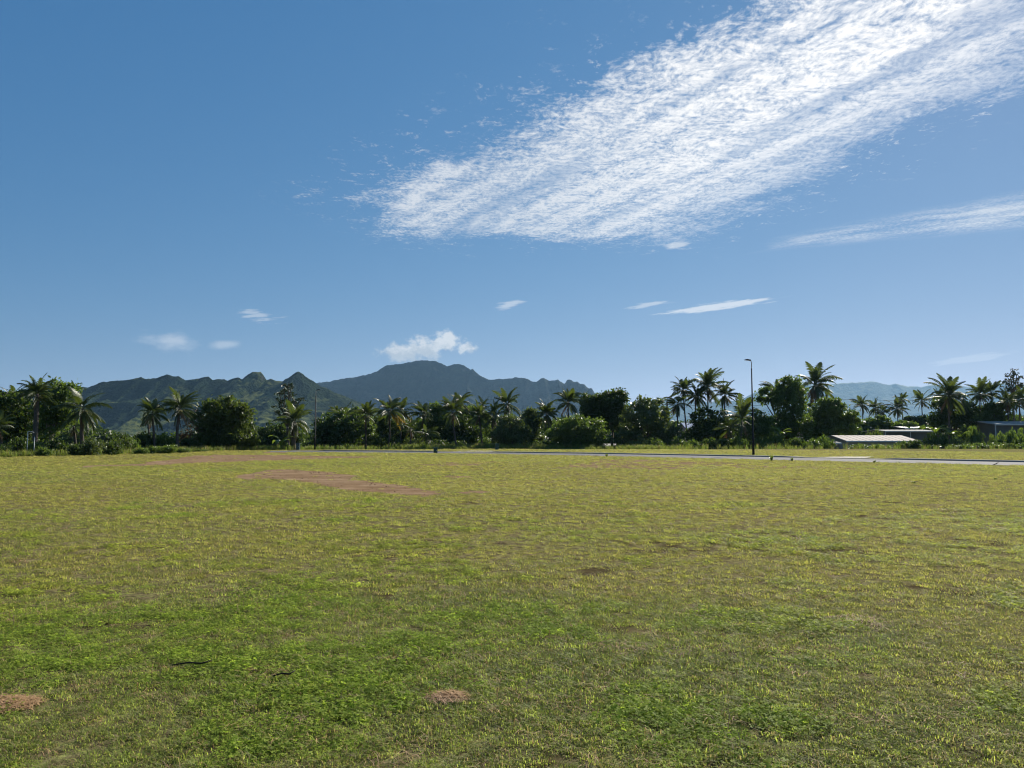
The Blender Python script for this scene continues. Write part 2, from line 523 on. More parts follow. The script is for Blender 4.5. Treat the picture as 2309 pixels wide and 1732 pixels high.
def build_field_group():
    """colour of the lawn as a function of the place on the ground"""
    g = bpy.data.node_groups.new('field_colour', 'ShaderNodeTree')
    g.interface.new_socket('Color', in_out='OUTPUT', socket_type='NodeSocketColor')
    g.interface.new_socket('Dry', in_out='OUTPUT', socket_type='NodeSocketFloat')
    T = NT(g)
    out = T.node('NodeGroupOutput')
    pos = T.node('ShaderNodeNewGeometry').outputs['Position']
    x, y, z = T.sep(pos)
    p = T.xyz(x, y)
    n0 = T.noise(p, 0.045, 3, 0.5)
    n1 = T.noise(T.xyz(T.mul(x, 0.55), y), 0.22, 4, 0.6, 0.4)
    n2 = T.noise(T.xyz(T.mul(x, 0.8), y, 5.0), 0.9, 4, 0.62, 0.3)
    n3 = T.noise(p, 4.5, 4, 0.65)
    n4 = T.noise(T.xyz(x, y, 9.0), 1.7, 4, 0.6, 0.5)
    # greener ground close by on the left
    qx, qy = T.div(T.add(x, 1.6), 4.2), T.div(T.sub(y, 4.4), 3.4)
    near_green = T.step(T.m('SQRT', T.add(T.mul(qx, qx), T.mul(qy, qy))), 0.35, 1.5, 0.16, 0.0)
    green = T.step(T.add(T.add(T.mul(n1, 0.65), T.mul(n2, 0.35)), near_green), 0.42, 0.66)
    dry = T.step(T.add(T.add(T.mul(n4, 0.6), T.mul(n1, 0.25)), T.sub(T.mul(n0, 0.25), T.mul(near_green, 0.35))), 0.55, 0.74)
    col = T.mix(green, rgb(0.335, 0.328, 0.110), rgb(0.265, 0.312, 0.092))
    col = T.mix(T.mul(T.step(n0, 0.42, 0.62), 0.45), col, rgb(0.305, 0.278, 0.098))
    col = T.mix(T.mul(dry, 0.72), col, rgb(0.250, 0.195, 0.125))
    lush = T.step(T.add(T.mul(n2, 0.75), T.mul(n3, 0.25)), 0.60, 0.70)
    col = T.mix(T.mul(lush, T.sub(0.75, T.mul(dry, 0.6))), col, rgb(0.200, 0.285, 0.064))
    col = T.mix(T.step(n3, 0.3, 0.7), T.mix(1.0, col, rgb(0.72, 0.72, 0.72), 'MULTIPLY'), T.mix(1.0, col, rgb(1.22, 1.2, 1.1), 'MULTIPLY'))
    T.put(out.inputs['Color'], col)
    T.put(out.inputs['Dry'], dry)
    return g


FIELD = build_field_group()


def grass_mat(name, tint=(1, 1, 1), tmix=0.56, straw=0.14, spec=0.22):
    m, T, out = new_mat(name)
    grp = T.node('ShaderNodeGroup')
    grp.node_tree = FIELD
    g = T.node('ShaderNodeNewGeometry')
    rnd = g.outputs['Random Per Island']
    col = T.mix(1.0, grp.outputs['Color'], rgb(*tint), 'MULTIPLY')
    col = T.mix(T.step(rnd, 0.0, 1.0), T.mix(1.0, col, rgb(0.70, 0.75, 0.65), 'MULTIPLY'), T.mix(1.0, col, rgb(1.30, 1.22, 1.10), 'MULTIPLY'))
    dryb = T.m('GREATER_THAN', rnd, T.sub(1.0 - straw, T.mul(grp.outputs['Dry'], 0.35)))
    col = T.mix(dryb, col, rgb(0.27, 0.205, 0.115))
    p = principled(T, None, col, 0.6, spec)
    t = T.node('ShaderNodeBsdfTranslucent')
    T.put(t.inputs['Color'], T.mix(1.0, col, rgb(1.42, 1.50, 0.98), 'MULTIPLY'))
    mx = T.node('ShaderNodeMixShader')
    mx.inputs[0].default_value = tmix
    T.l.new(p.outputs[0], mx.inputs[1])
    T.l.new(t.outputs[0], mx.inputs[2])
    T.l.new(mx.outputs[0], out.inputs['Surface'])
    return m


M['grass'] = grass_mat('grass')
M['clover'] = grass_mat('clover', (0.98, 1.10, 0.72), 0.52, 0.0, 0.06)
M['grass_tall'] = grass_mat('grass_tall', (0.55, 0.72, 0.50), 0.45, 0.06)


def ground_mat():
    m, T, out = new_mat('ground')
    grp = T.node('ShaderNodeGroup')
    grp.node_tree = FIELD
    g = T.node('ShaderNodeNewGeometry')
    pos = g.outputs['Position']
    x, y, z = T.sep(pos)
    a1 = T.node('ShaderNodeAttribute', attribute_name='dirt')
    a2 = T.node('ShaderNodeAttribute', attribute_name='wild')
    d, wild = a1.outputs['Fac'], a2.outputs['Fac']
    nb = T.noise(pos, 1.3, 6, 0.68)
    nf = T.noise(pos, 14.0, 5, 0.7)
    dm = T.step(T.add(d, T.add(T.mul(T.sub(nb, 0.5), 0.95), T.mul(T.sub(nf, 0.5), 0.25))), 0.42, 0.58)
    # lawn seen between the blades: thatch and soil
    thatch = T.mix(T.step(nf, 0.35, 0.65), rgb(0.060, 0.046, 0.026), rgb(0.170, 0.140, 0.072))
    near = T.step(y, 9.0, 45.0)
    lawn = T.mix(T.mul(T.step(T.noise(pos, 9.0, 5, 0.7), 0.40, 0.70), T.add(0.45, T.mul(near, 0.5))), thatch, grp.outputs['Color'])
    soil = T.mix(T.step(nb, 0.3, 0.7), rgb(0.180, 0.115, 0.064), rgb(0.275, 0.190, 0.115))
    soil = T.mix(T.step(nf, 0.35, 0.75, 0.0, 0.6), soil, rgb(0.085, 0.052, 0.032))
    ns = T.noise(T.xyz(T.mul(x, 0.5), T.mul(y, 1.6)), 0.8, 5, 0.65)
    soil = T.mix(T.step(ns, 0.45, 0.65, 0.0, 0.55), soil, rgb(0.330, 0.240, 0.150))
    torn = T.node('ShaderNodeAttribute', attribute_name='torn').outputs['Fac']
    tm = T.step(T.add(torn, T.mul(T.sub(nf, 0.5), 0.9)), 0.25, 0.60)
    lawn = T.mix(T.mul(tm, 0.9), lawn, T.mix(nf, rgb(0.030, 0.022, 0.012), rgb(0.085, 0.063, 0.034)))
    col = T.mix(dm, lawn, soil)
    nw = T.noise(pos, 0.02, 5, 0.6)
    wcol = T.mix(T.step(nw, 0.35, 0.65), rgb(0.045, 0.060, 0.022), rgb(0.105, 0.110, 0.045))
    col = T.mix(wild, col, wcol)
    h = T.add(T.mul(nf, 0.5), T.mul(nb, 0.8))
    principled(T, out, col, 1.0, 0.0, 0, h, 0.05, 0.7)
    return m


M['ground'] = ground_mat()


def asphalt_mat():
    m, T, out = new_mat('asphalt')
    g = T.node('ShaderNodeNewGeometry')
    pos = g.outputs['Position']
    n = T.noise(pos, 0.5, 5, 0.6)
    f = T.noise(pos, 60.0, 3, 0.7)
    col = T.mix(T.step(n, 0.3, 0.7), rgb(0.080, 0.080, 0.082), rgb(0.135, 0.132, 0.128))
    principled(T, out, col, 0.88, 0.18, 0, f, 0.01, 0.4)
    return m


M['asphalt'] = asphalt_mat()


def mountain_mat(name, forest, forest2, grass, rock, gl, scale):
    m, T, out = new_mat(name)
    g = T.node('ShaderNodeNewGeometry')
    pos = g.outputs['Position']
    _, _, nz = T.sep(g.outputs['Normal'])
    n1 = T.noise(pos, 0.004 * scale, 6, 0.62, 0.6)
    n2 = T.noise(pos, 0.03 * scale, 5, 0.7)
    v = T.node('ShaderNodeTexVoronoi', feature='F1')
    T.put(v.inputs['Vector'], pos)
    v.inputs['Scale'].default_value = 0.10 * scale
    col = T.mix(T.step(n2, 0.35, 0.65), rgb(*forest), rgb(*forest2))
    gm = T.step(T.add(T.add(T.mul(n1, 0.75), T.mul(n2, 0.25)), T.mul(T.sub(nz, 0.8), 0.3)), gl, gl + 0.10)
    col = T.mix(T.mul(gm, 0.85), col, T.mix(n2, rgb(*grass), rgb(grass[0] * 1.35, grass[1] * 1.2, grass[2])))
    rm = T.mul(T.step(nz, 0.55, 0.40), T.step(n2, 0.42, 0.6))
    col = T.mix(T.mul(rm, 0.8), col, rgb(*rock))
    h = T.add(T.mul(v.outputs['Distance'], T.sub(-0.6, T.mul(gm, -0.5))), T.mul(n2, 0.8))
    principled(T, out, col, 1.0, 0.03, 0, h, 9.0 / scale, 0.45)
    return m


# ------------------------------------------------------------------ the lie of the land
def x_left(y):
    return np.interp(y, [-200, 30, 57, 65, 76, 85.5, 95, 101], [-54, -44, -39.5, -37.2, -34.2, -30.5, -25, -14])


def y_far(x):
    return np.interp(x, [-30, -24, -14, 0, 10, 25, 65, 200], [90, 96, 102, 104, 101, 96, 94, 92])


ROAD_NEAR = [(95, -27), (62, 7.5), (40, 29.5), (28, 41.5), (16.8, 52.9), (5.5, 64.0), (-6.5, 71.6), (-19.0, 76.6), (-27.0, 79.0)]
ROAD_W = 7.2


def smooth_line(P, n=160):
    P = np.asarray(P, float)
    s = np.concatenate([[0], np.cumsum(np.hypot(*np.diff(P, axis=0).T))])
    t = np.linspace(0, s[-1], n)
    X, Y = np.interp(t, s, P[:, 0]), np.interp(t, s, P[:, 1])
    k = np.ones(9) / 9
    for _ in range(3):
        Xp, Yp = np.pad(X, 4, mode='edge'), np.pad(Y, 4, mode='edge')
        Xs, Ys = np.convolve(Xp, k, 'valid'), np.convolve(Yp, k, 'valid')
        Xs[:3], Xs[-3:], Ys[:3], Ys[-3:] = X[:3], X[-3:], Y[:3], Y[-3:]
        X, Y = Xs, Ys
    return np.stack([X, Y], 1)


RN = smooth_line(ROAD_NEAR)
tg = np.gradient(RN, axis=0)
tg /= np.linalg.norm(tg, axis=1)[:, None]
NRM = np.stack([tg[:, 1], -tg[:, 0]], 1)
NRM *= np.sign((NRM[:, 0] * 0.6 + NRM[:, 1]))[:, None]       # points away from the camera side
RF = RN + NRM * ROAD_W
ROAD_POLY = np.concatenate([RN, RF[::-1]])[::4]


def plateau(x, y):
    return np.minimum((x - x_left(y)) * 0.85, y_far(x) - y)


def height(x, y):
    x, y = np.asarray(x, float), np.asarray(y, float)
    di = plateau(x, y)
    drop = np.interp(x, [-60, -20, 10, 30], [0.9, 1.0, 1.5, 2.0])
    z = -drop * sstep(-di, 0.0, 13.0)
    far = sstep(np.hypot(x, y), 250, 2500)
    und = (fbm(x / 17, y / 17, 3, 3) - 0.5) * 0.22 + (fbm(x / 4.0, y / 4.0, 3, 8) - 0.5) * 0.07
    und = und * sstep(np.hypot(x, y), 2, 9)
    sd = poly_sd(x, y, ROAD_POLY)
    und = und * sstep(-sd, 0.4, 5.0)
    z = z + und - 0.10 * sstep(sd, 0.15, 0.5) - 6 * far
    return z


def hz(x, y):
    return float(height(np.array([x]), np.array([y]))[0])


PATCHES = [[gp(*p) for p in poly] for poly in (
    [(525, 1072), (600, 1058), (640, 1056), (720, 1061), (800, 1071), (815, 1079), (880, 1091), (935, 1099), (1000, 1107), (1005, 1113), (970, 1123), (900, 1119), (830, 1109), (760, 1101), (700, 1089), (650, 1081), (560, 1077)],
    [(180, 1052), (315, 1046), (390, 1036), (430, 1028), (480, 1024), (620, 1025), (760, 1029), (850, 1029), (845, 1032), (740, 1035), (620, 1039), (540, 1042), (420, 1045), (330, 1051), (190, 1053)],
    [(360, 1060), (425, 1059), (430, 1065), (365, 1065)],
    [(1230, 1056), (1290, 1047), (1330, 1040), (1400, 1035), (1560, 1038), (1700, 1046), (1850, 1050), (1990, 1055), (1960, 1059), (1800, 1057), (1600, 1055), (1480, 1061), (1400, 1058), (1330, 1056)],
    [(940, 1049), (1040, 1043), (1130, 1041), (1145, 1046), (1060, 1051), (980, 1053)],
    [(1025, 1110), (1080, 1105), (1090, 1112), (1040, 1115)],
    [(980, 1072), (1060, 1071), (1070, 1075), (1000, 1076)],
    [(585, 1022), (600, 1018), (660, 1018), (650, 1021)],
    [(1500, 1063), (1590, 1062), (1560, 1067)],
)]
# small torn spots in the turf close by: (px, py, radius m)
SPOTS = [(gp(px, py), r) for px, py, r in (
    (799, 1648, 0.07), (861, 1658, 0.07), (929, 1671, 0.07), (1065, 1682, 0.08), (1149, 1692, 0.07), (740, 1640, 0.05), (690, 1625, 0.05),
    (330, 1350, 0.16), (290, 1395, 0.10), (365, 1372, 0.12), (200, 1385, 0.12), (1905, 1398, 0.16), (1960, 1412, 0.14), (1600, 1240, 0.2), (1540, 1232, 0.16),
    (1680, 1215, 0.2), (1730, 1560, 0.09), (1790, 1690, 0.09), (1390, 1660, 0.07), (560, 1585, 0.06), (150, 1420, 0.12), (2050, 1640, 0.10), (2180, 1700, 0.10),
    (1395, 1225, 0.16), (300, 1240, 0.16), (320, 1255, 0.12), (180, 1265, 0.14), (2130, 1335, 0.2), (1010, 1577, 0.10), (12, 1590, 0.16))]


# scuffed wheel tracks curving over the turf: (points, half width m, strength)
TRACKS = [([gp(*p) for p in pts], w, a) for pts, w, a in (
    ([(1180, 1200), (1330, 1205), (1480, 1225), (1640, 1262), (1830, 1325), (2060, 1420)], 0.35, 0.62),
    ([(1560, 1268), (1780, 1310), (1960, 1360), (2130, 1420), (2309, 1500)], 0.16, 0.5),
    ([(60, 1270), (180, 1300), (290, 1345), (360, 1395), (420, 1470)], 0.20, 0.6),
    ([(600, 1600), (700, 1630), (860, 1655), (1060, 1680), (1300, 1720)], 0.06, 0.62),
    ([(900, 1420), (1200, 1450), (1500, 1440), (1800, 1500)], 0.14, 0.4),
    ([(0, 1140), (300, 1150), (620, 1190), (900, 1260)], 0.30, 0.4),
)]


def dirt_amount(x, y):
    """0 lawn .. 1 bare earth"""
    d = np.zeros(x.shape)
    wob = (fbm(x / 2.1, y / 2.1, 4, 21) - 0.5)
    for i, P in enumerate(PATCHES):
        sd = poly_sd(x, y, P)
        d = np.maximum(d, (0.54 if i in (3, 4) else 1.0) * sstep(sd + wob * (0.9 if i < 2 else 1.7), -0.6, 0.7))
    return d


def torn_amount(x, y):
    """turf scuffed down to dark soil"""
    d = np.zeros(x.shape)
    for (sx, sy), r in SPOTS:
        q = np.hypot(x - sx, (y - sy) * 0.8) + (fbm(x / 0.12, y / 0.12, 3, 71) - 0.5) * r * 1.6
        d = np.maximum(d, 0.62 * sstep(-q, -r * 1.3, -r * 0.4))
    for pts, wd, amt in TRACKS:
        q = np.full(x.shape, 1e9)
        for (ax, ay), (bx, by) in zip(pts[:-1], pts[1:]):
            ex, ey = bx - ax, by - ay
            t = np.clip(((x - ax) * ex + (y - ay) * ey) / (ex * ex + ey * ey), 0, 1)
            q = np.minimum(q, np.hypot(x - ax - t * ex, y - ay - t * ey))
        brk = fbm(x / 0.6, y / 0.6, 4, 57)
        d = np.maximum(d, amt * sstep(-q, -wd, -wd * 0.3) * sstep(brk, 0.38, 0.60))
    w = fbm(x / 1.1, y / 0.7, 5, 44, 0.68)
    return np.maximum(d, 0.6 * sstep(w, 0.66, 0.76))


def spread_axis(fine0, fine1, step, lo, hi, grow=1.13):
    a = list(np.arange(fine0, fine1 + 1e-6, step))
    s, v = step, a[-1]
    while v < hi:
        s *= grow
        v += s
        a.append(min(v, hi))
    s, v, b = step, a[0], []
    while v > lo:
        s *= grow
        v -= s
        b.append(max(v, lo))
    return np.array(b[::-1] + a)


def build_ground():
    ax = spread_axis(-56, 66, 0.36, -14500, 14500)
    ay = spread_axis(-4, 118, 0.36, -2500, 13500)
    X, Y = np.meshgrid(ax, ay)
    x, y = X.ravel(), Y.ravel()
    z = height(x, y)
    nx, ny = len(ax), len(ay)
    i = np.arange(nx * ny).reshape(ny, nx)
    F = np.stack([i[:-1, :-1], i[:-1, 1:], i[1:, 1:], i[1:, :-1]], -1).reshape(-1, 4)
    me = mesh_np('ground', np.stack([x, y, z], 1), F, M['ground'], True)
    d = np.zeros(len(x), np.float32)
    near = (np.abs(x) < 70) & (y > -6) & (y < 125)
    d[near] = dirt_amount(x[near], y[near])
    at_ = me.attributes.new('dirt', 'FLOAT', 'POINT')
    at_.data.foreach_set('value', d)
    d[:] = 0
    d[near] = torn_amount(x[near], y[near])
    at_ = me.attributes.new('torn', 'FLOAT', 'POINT')
    at_.data.foreach_set('value', d)
    w = sstep(-plateau(x, y), 0.3, 3.0).astype(np.float32)
    at_ = me.attributes.new('wild', 'FLOAT', 'POINT')
    at_.data.foreach_set('value', w)
    o = link(bpy.data.objects.new('ground', me))
    tag(o, 'mown grass field with reddish bare patches running out to the plain', kind='structure')


build_ground()


def build_road():
    zr = 0.012
    n = len(RN)
    V, F = [], []
    k = 7
    for i in range(n):
        for j in range(k):
            t = j / (k - 1)
            p = RN[i] + NRM[i] * (ROAD_W * t)
            crown = 0.05 * (1 - (2 * t - 1) ** 2)
            V.append((p[0], p[1], zr - 0.03 + crown))
    for i in range(n - 1):
        for j in range(k - 1):
            a = i * k + j
            F.append((a, a + k, a + k + 1, a + 1))
    me = mesh_np('road', V, F, M['asphalt'], True)
    o = link(bpy.data.objects.new('road', me))
    tag(o, 'grey asphalt road curving across the far side of the field', kind='structure')
    # raised concrete kerb along the far side, lowered where drives cross it
    def strip(name, off0, off1, z_of, i0, i1, mat, label):
        V, F = [], []
        for i in range(i0, i1):
            a = RN[i] + NRM[i] * off0
            b = RN[i] + NRM[i] * off1
            h = z_of(i)
            V += [(a[0], a[1], -0.15), (a[0], a[1], h - 0.02), (a[0] + NRM[i][0] * 0.03, a[1] + NRM[i][1] * 0.03, h), (b[0], b[1], h), (b[0], b[1], -0.15)]
        for i in range(i1 - i0 - 1):
            for j in range(4):
                q = i * 5 + j
                F.append((q, q + 5, q + 6, q + 1))
        o = link(bpy.data.objects.new(name, mesh_np(name, V, F, mat)))
        tag(o, label, kind='structure')
    cross = [(-5.0, 3.2), (24.0, 2.6), (-24.0, 3.0)]
    def kz(i):
        x = RF[i][0]
        h = 0.09
        for c, w in cross:
            h = min(h, 0.03 + 0.06 * float(sstep(np.array(abs(x - c)), w * 0.7, w * 1.1)))
        return h
    strip('kerb', ROAD_W + 0.004, ROAD_W + 0.42, kz, 0, n, M['concrete'], 'pale concrete kerb along the far side of the road')
    strip('kerb', -0.22, -0.004, lambda i: 0.022, 0, n, M['concrete'], 'low flush concrete edging along the near side of the road')
    # drive aprons behind the kerb
    for c, w, lab in ((-5.0, 3.2, 'pale concrete driveway crossing the far verge between the green cabinets'), (24.0, 2.6, 'short concrete driveway crossing right of the near street lamp')):
        i = int(np.argmin(np.abs(RF[:, 0] - c)))
        t = tg[i]
        a = RF[i] + NRM[i] * 0.43
        q = MB()
        pts = []
        for s, o_ in ((-w * 0.72, 0), (w * 0.72, 0), (w * 0.5, 3.6), (-w * 0.5, 3.6)):
            p = a + t * s + NRM[i] * o_
            pts.append((p[0], p[1], max(hz(p[0], p[1]), -0.05) + 0.035))
        q.prism([Vector(p) - Vector((0, 0, 0.2)) for p in pts], (0, 0, 0.2))
        tag(q.build('driveway', M['concrete']), lab, kind='structure')


build_road()


# ------------------------------------------------------------------ hills and mountains
def ridge(name, label, prof, dist, front, back, nx, ny, mat, seed, gully, depth_wave):
    P = np.array([(at(px, py, dist).x, at(px, py, dist).z) for px, py in prof])
    xs = np.linspace(P[0, 0], P[-1, 0], nx)
    ts = np.concatenate([np.linspace(0, 1, ny), 1 + np.linspace(0, 1, ny // 4)[1:]])
    X, T_ = np.meshgrid(xs, ts)
    yr = dist
    Y = np.where(T_ <= 1, front + (yr - front) * T_, yr + (back - yr) * (T_ - 1))
    L = P[:, 1].max()
    off = np.clip(1 - T_, 0, 1)
    sgn = fbm(X / (L * 3.0), Y / (L * 2.2), 4, seed) - 0.5
    Xw = X + sgn * L * 5.0 * off ** 0.9
    Rz = np.interp(Xw, P[:, 0], P[:, 1])
    jag = (fbm(X / (L * 0.10), Y / (L * 0.10), 5, seed + 9, 0.62) - 0.5) * L * 0.040
    f = np.where(T_ <= 1, 0.42 * T_ ** 1.1 + 0.58 * T_ ** 2.4, np.clip(1 - (T_ - 1), 0, 1) ** 1.5)
    gl = (fbm(X / (L * 0.75), Y / (L * 1.2), 5, seed + 3, 0.52, True) - 0.62) * gully
    small = (fbm(X / (L * 0.12), Y / (L * 0.12), 4, seed + 5, 0.55) - 0.5) * 0.05
    env = np.clip(np.where(T_ <= 1, (1 - T_ ** 3) * T_ ** 0.5, np.clip(2 - T_, 0, 1) * (T_ - 1)), 0, 1)
    Z = Rz * f + L * env * (gl + small) * 1.0 + jag * f
    Z = np.where(Y < yr, np.minimum(Z, (np.interp(X * yr / Y, P[:, 0], P[:, 1]) - 3) * (Y / yr) * 0.985 + jag), Z)
    Yd = Y + (fbm(X / (L * 1.5), X * 0 + seed, 3, seed + 7) - 0.5) * depth_wave * L * np.clip(1 - np.abs(T_ - 1) * 0, 0, 1) * 0
    edge = np.minimum(sstep(X, xs[0], xs[0] + L), sstep(-X, -xs[-1], -xs[-1] + L))
    Z = Z * edge - 12 + 4 * f
    V = np.stack([X.ravel(), Yd.ravel(), Z.ravel()], 1)
    n1, n2 = X.shape
    i = np.arange(n1 * n2).reshape(n1, n2)
    F = np.stack([i[:-1, :-1], i[:-1, 1:], i[1:, 1:], i[1:, :-1]], -1).reshape(-1, 4)
    o = link(bpy.data.objects.new(name, mesh_np(name, V, F, mat, True)))
    tag(o, label, kind='structure')


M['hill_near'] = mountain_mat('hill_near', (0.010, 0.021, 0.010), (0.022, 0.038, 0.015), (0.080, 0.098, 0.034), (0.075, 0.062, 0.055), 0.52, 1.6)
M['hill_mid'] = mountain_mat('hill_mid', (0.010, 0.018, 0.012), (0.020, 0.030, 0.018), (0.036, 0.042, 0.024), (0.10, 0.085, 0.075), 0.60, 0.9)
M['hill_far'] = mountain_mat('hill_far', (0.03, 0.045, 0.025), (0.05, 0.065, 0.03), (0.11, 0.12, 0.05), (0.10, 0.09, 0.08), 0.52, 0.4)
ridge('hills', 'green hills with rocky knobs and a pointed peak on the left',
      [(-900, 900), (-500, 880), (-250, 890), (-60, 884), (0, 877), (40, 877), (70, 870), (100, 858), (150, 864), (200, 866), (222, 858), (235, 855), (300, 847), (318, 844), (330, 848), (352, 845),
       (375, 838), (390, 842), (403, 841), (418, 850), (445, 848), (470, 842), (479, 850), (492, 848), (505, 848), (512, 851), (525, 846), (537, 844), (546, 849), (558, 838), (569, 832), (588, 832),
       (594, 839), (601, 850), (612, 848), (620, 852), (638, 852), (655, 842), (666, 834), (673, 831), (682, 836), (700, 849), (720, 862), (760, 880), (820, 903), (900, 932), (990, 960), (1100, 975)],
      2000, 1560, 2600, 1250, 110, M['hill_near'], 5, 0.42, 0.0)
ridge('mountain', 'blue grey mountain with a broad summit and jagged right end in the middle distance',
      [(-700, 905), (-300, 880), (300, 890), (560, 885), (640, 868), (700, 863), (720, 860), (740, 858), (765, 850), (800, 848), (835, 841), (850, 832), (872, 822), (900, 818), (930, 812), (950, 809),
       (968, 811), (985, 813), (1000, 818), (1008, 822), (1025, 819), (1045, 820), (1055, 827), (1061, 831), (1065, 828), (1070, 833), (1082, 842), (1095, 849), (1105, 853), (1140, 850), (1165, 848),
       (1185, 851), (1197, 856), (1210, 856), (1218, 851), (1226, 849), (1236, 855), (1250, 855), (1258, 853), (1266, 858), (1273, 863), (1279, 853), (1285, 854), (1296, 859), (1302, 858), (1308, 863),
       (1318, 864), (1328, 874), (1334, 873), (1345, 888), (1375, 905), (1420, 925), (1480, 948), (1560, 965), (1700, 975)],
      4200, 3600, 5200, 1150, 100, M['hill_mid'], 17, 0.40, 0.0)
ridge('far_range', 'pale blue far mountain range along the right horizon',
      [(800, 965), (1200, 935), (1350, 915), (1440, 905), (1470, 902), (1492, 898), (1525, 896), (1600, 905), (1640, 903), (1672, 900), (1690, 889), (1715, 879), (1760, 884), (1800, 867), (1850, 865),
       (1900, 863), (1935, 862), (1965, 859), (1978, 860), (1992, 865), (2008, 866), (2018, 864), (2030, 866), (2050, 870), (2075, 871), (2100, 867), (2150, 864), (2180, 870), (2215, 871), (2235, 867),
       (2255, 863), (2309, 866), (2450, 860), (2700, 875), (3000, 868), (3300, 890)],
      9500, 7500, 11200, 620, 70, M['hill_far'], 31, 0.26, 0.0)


# ------------------------------------------------------------------ foliage builders
def leaf_cloud(C, size, seed, flat=0.0, up=0.35, long=1.5):
    """one bent two-triangle leaf at each centre C (n,3)"""
    r = np.random.default_rng(seed)
    n = len(C)
    d = r.normal(size=(n, 3))
    d[:, 2] = d[:, 2] * (1 - flat) - 0.15
    d /= np.linalg.norm(d, axis=1)[:, None]
    q = r.normal(size=(n, 3))
    q[:, 2] += up
    s = np.cross(d, q)
    s /= np.linalg.norm(s, axis=1)[:, None] + 1e-9
    k = size * r.uniform(0.65, 1.35, n)[:, None]
    nm = np.cross(s, d)
    a = C - d * k * 0.5 * long
    b = C + s * k * 0.36 + nm * k * 0.10
    c = C + d * k * 0.5 * long
    e = C - s * k * 0.36 + nm * k * 0.10
    V = np.stack([a, b, c, e], 1).reshape(-1, 3)
    i = np.arange(n)[:, None] * 4
    F = np.concatenate([i, i + 1, i + 2, i + 3], 1)
    return V, F


def clump_points(lobes, per_m2, seed, clump=0.55, leaves=26, shell=0.75):
    """leaf positions gathered in clumps over the outside of ellipsoid lobes (x,y,z,rx,ry,rz)"""
    r = np.random.default_rng(seed)
    out = []
    for (x, y, z, rx, ry, rz) in lobes:
        area = 4 * math.pi * ((rx * ry) ** 1.6 / 3 + (rx * rz) ** 1.6 / 3 + (ry * rz) ** 1.6 / 3) ** (1 / 1.6)
        n = max(5, int(area * per_m2))
        d = r.normal(size=(n, 3))
        d /= np.linalg.norm(d, axis=1)[:, None]
        rad = shell + (1.06 - shell) * r.random(n) ** 0.6
        inner = r.random(n) < 0.16
        rad[inner] = r.uniform(0.2, shell, inner.sum())
        bump = 1 + 0.20 * (fbm(d[:, 0] * 2.2 + x, d[:, 2] * 2.2 + y * 0.3 + d[:, 1], 3, seed) - 0.5) * 2
        cc = np.stack([x + d[:, 0] * rx * rad * bump, y + d[:, 1] * ry * rad * bump, z + d[:, 2] * rz * rad * bump], 1)
        cs = clump * r.uniform(0.55, 1.25, n)
        m = np.maximum(4, (leaves * r.uniform(0.4, 1.5, n)).astype(int))
        idx = np.repeat(np.arange(n), m)
        off = r.normal(size=(len(idx), 3)) * np.array([1, 1, 0.62])
        out.append(cc[idx] + off * (cs[idx] * 0.55)[:, None])
    return np.concatenate(out)


def tree(name, label, dist, base, lobes_px, mat, leaf=0.30, per_m2=1.15, clump=0.6, leaves=26, depth=0.85, trunk_r=0.22, bark='bark', group=None, cat='tree', zmin=None, up=0.35, flat=0.0, long=1.5, shell=0.75, limbs=True):
    """base: (px of the trunk foot); lobes: (px, py, rx px, ry px) on the photograph, turned into metres at dist"""
    bx = at(base, 984, dist).x
    bz = hz(bx, dist)
    t = empty(name, (bx, dist, bz))
    tag(t, label, cat, group)
    s = dist / FPX
    L = []
    r = random.Random(hash(label) % 99991 if False else sum(map(ord, label)))
    for q in lobes_px:
        p = at(q[0], q[1], dist)
        dy = r.uniform(-0.5, 0.5) * q[2] * s * 0.7
        L.append((p.x - bx, dy, p.z - bz, q[2] * s, q[2] * s * depth, q[3] * s))
    LL = list(L)
    for l in (L if 'conifer' not in name else []):                          # smaller boughs standing out from each mass of leaves
        for q in range(3):
            a, b = r.uniform(0, 6.28), r.uniform(-0.5, 1.3)
            e = (math.cos(b) * math.cos(a), math.cos(b) * math.sin(a), math.sin(b))
            f = r.uniform(0.22, 0.42)
            LL.append((l[0] + e[0] * l[3] * 0.98, l[1] + e[1] * l[4] * 0.98, l[2] + e[2] * l[5] * 0.98, l[3] * f, l[4] * f, l[5] * f))
    pts = clump_points(LL, per_m2 * 1.0, sum(map(ord, label)), clump, leaves, shell)
    pts = pts[pts[:, 2] > (0.05 if zmin is None else zmin)]
    V, F = leaf_cloud(pts, leaf, sum(map(ord, label)) + 1, flat, up, long)
    link(bpy.data.objects.new('crown', mesh_np('crown', V, F, M[mat])), t)
    # trunk and limbs
    mb = MB()
    zt = max(0.6, min(l[2] for l in L) * 0.75)
    fork = Vector((r.uniform(-0.3, 0.3), 0, zt))
    mb.tube([(0, 0, -0.3), (0.02, 0, 0.15), fork * 0.5 + Vector((r.uniform(-.12, .12), 0, 0)), fork], [trunk_r * 1.5, trunk_r * 1.1, trunk_r * 0.9, trunk_r * 0.8], 8)
    if limbs:
        for l in L:
            c = Vector(l[:3])
            mid = fork.lerp(c, 0.5) + Vector((r.uniform(-.3, .3), r.uniform(-.3, .3), 0.1))
            mb.tube([fork - Vector((0, 0, 0.1)), mid, c, c + Vector((r.uniform(-.4, .4) * l[3], 0, 0.5 * l[5]))], [trunk_r * 0.62, trunk_r * 0.42, trunk_r * 0.26, trunk_r * 0.1], 6)
    mb.build('trunk', M[bark], t, True)
    return t


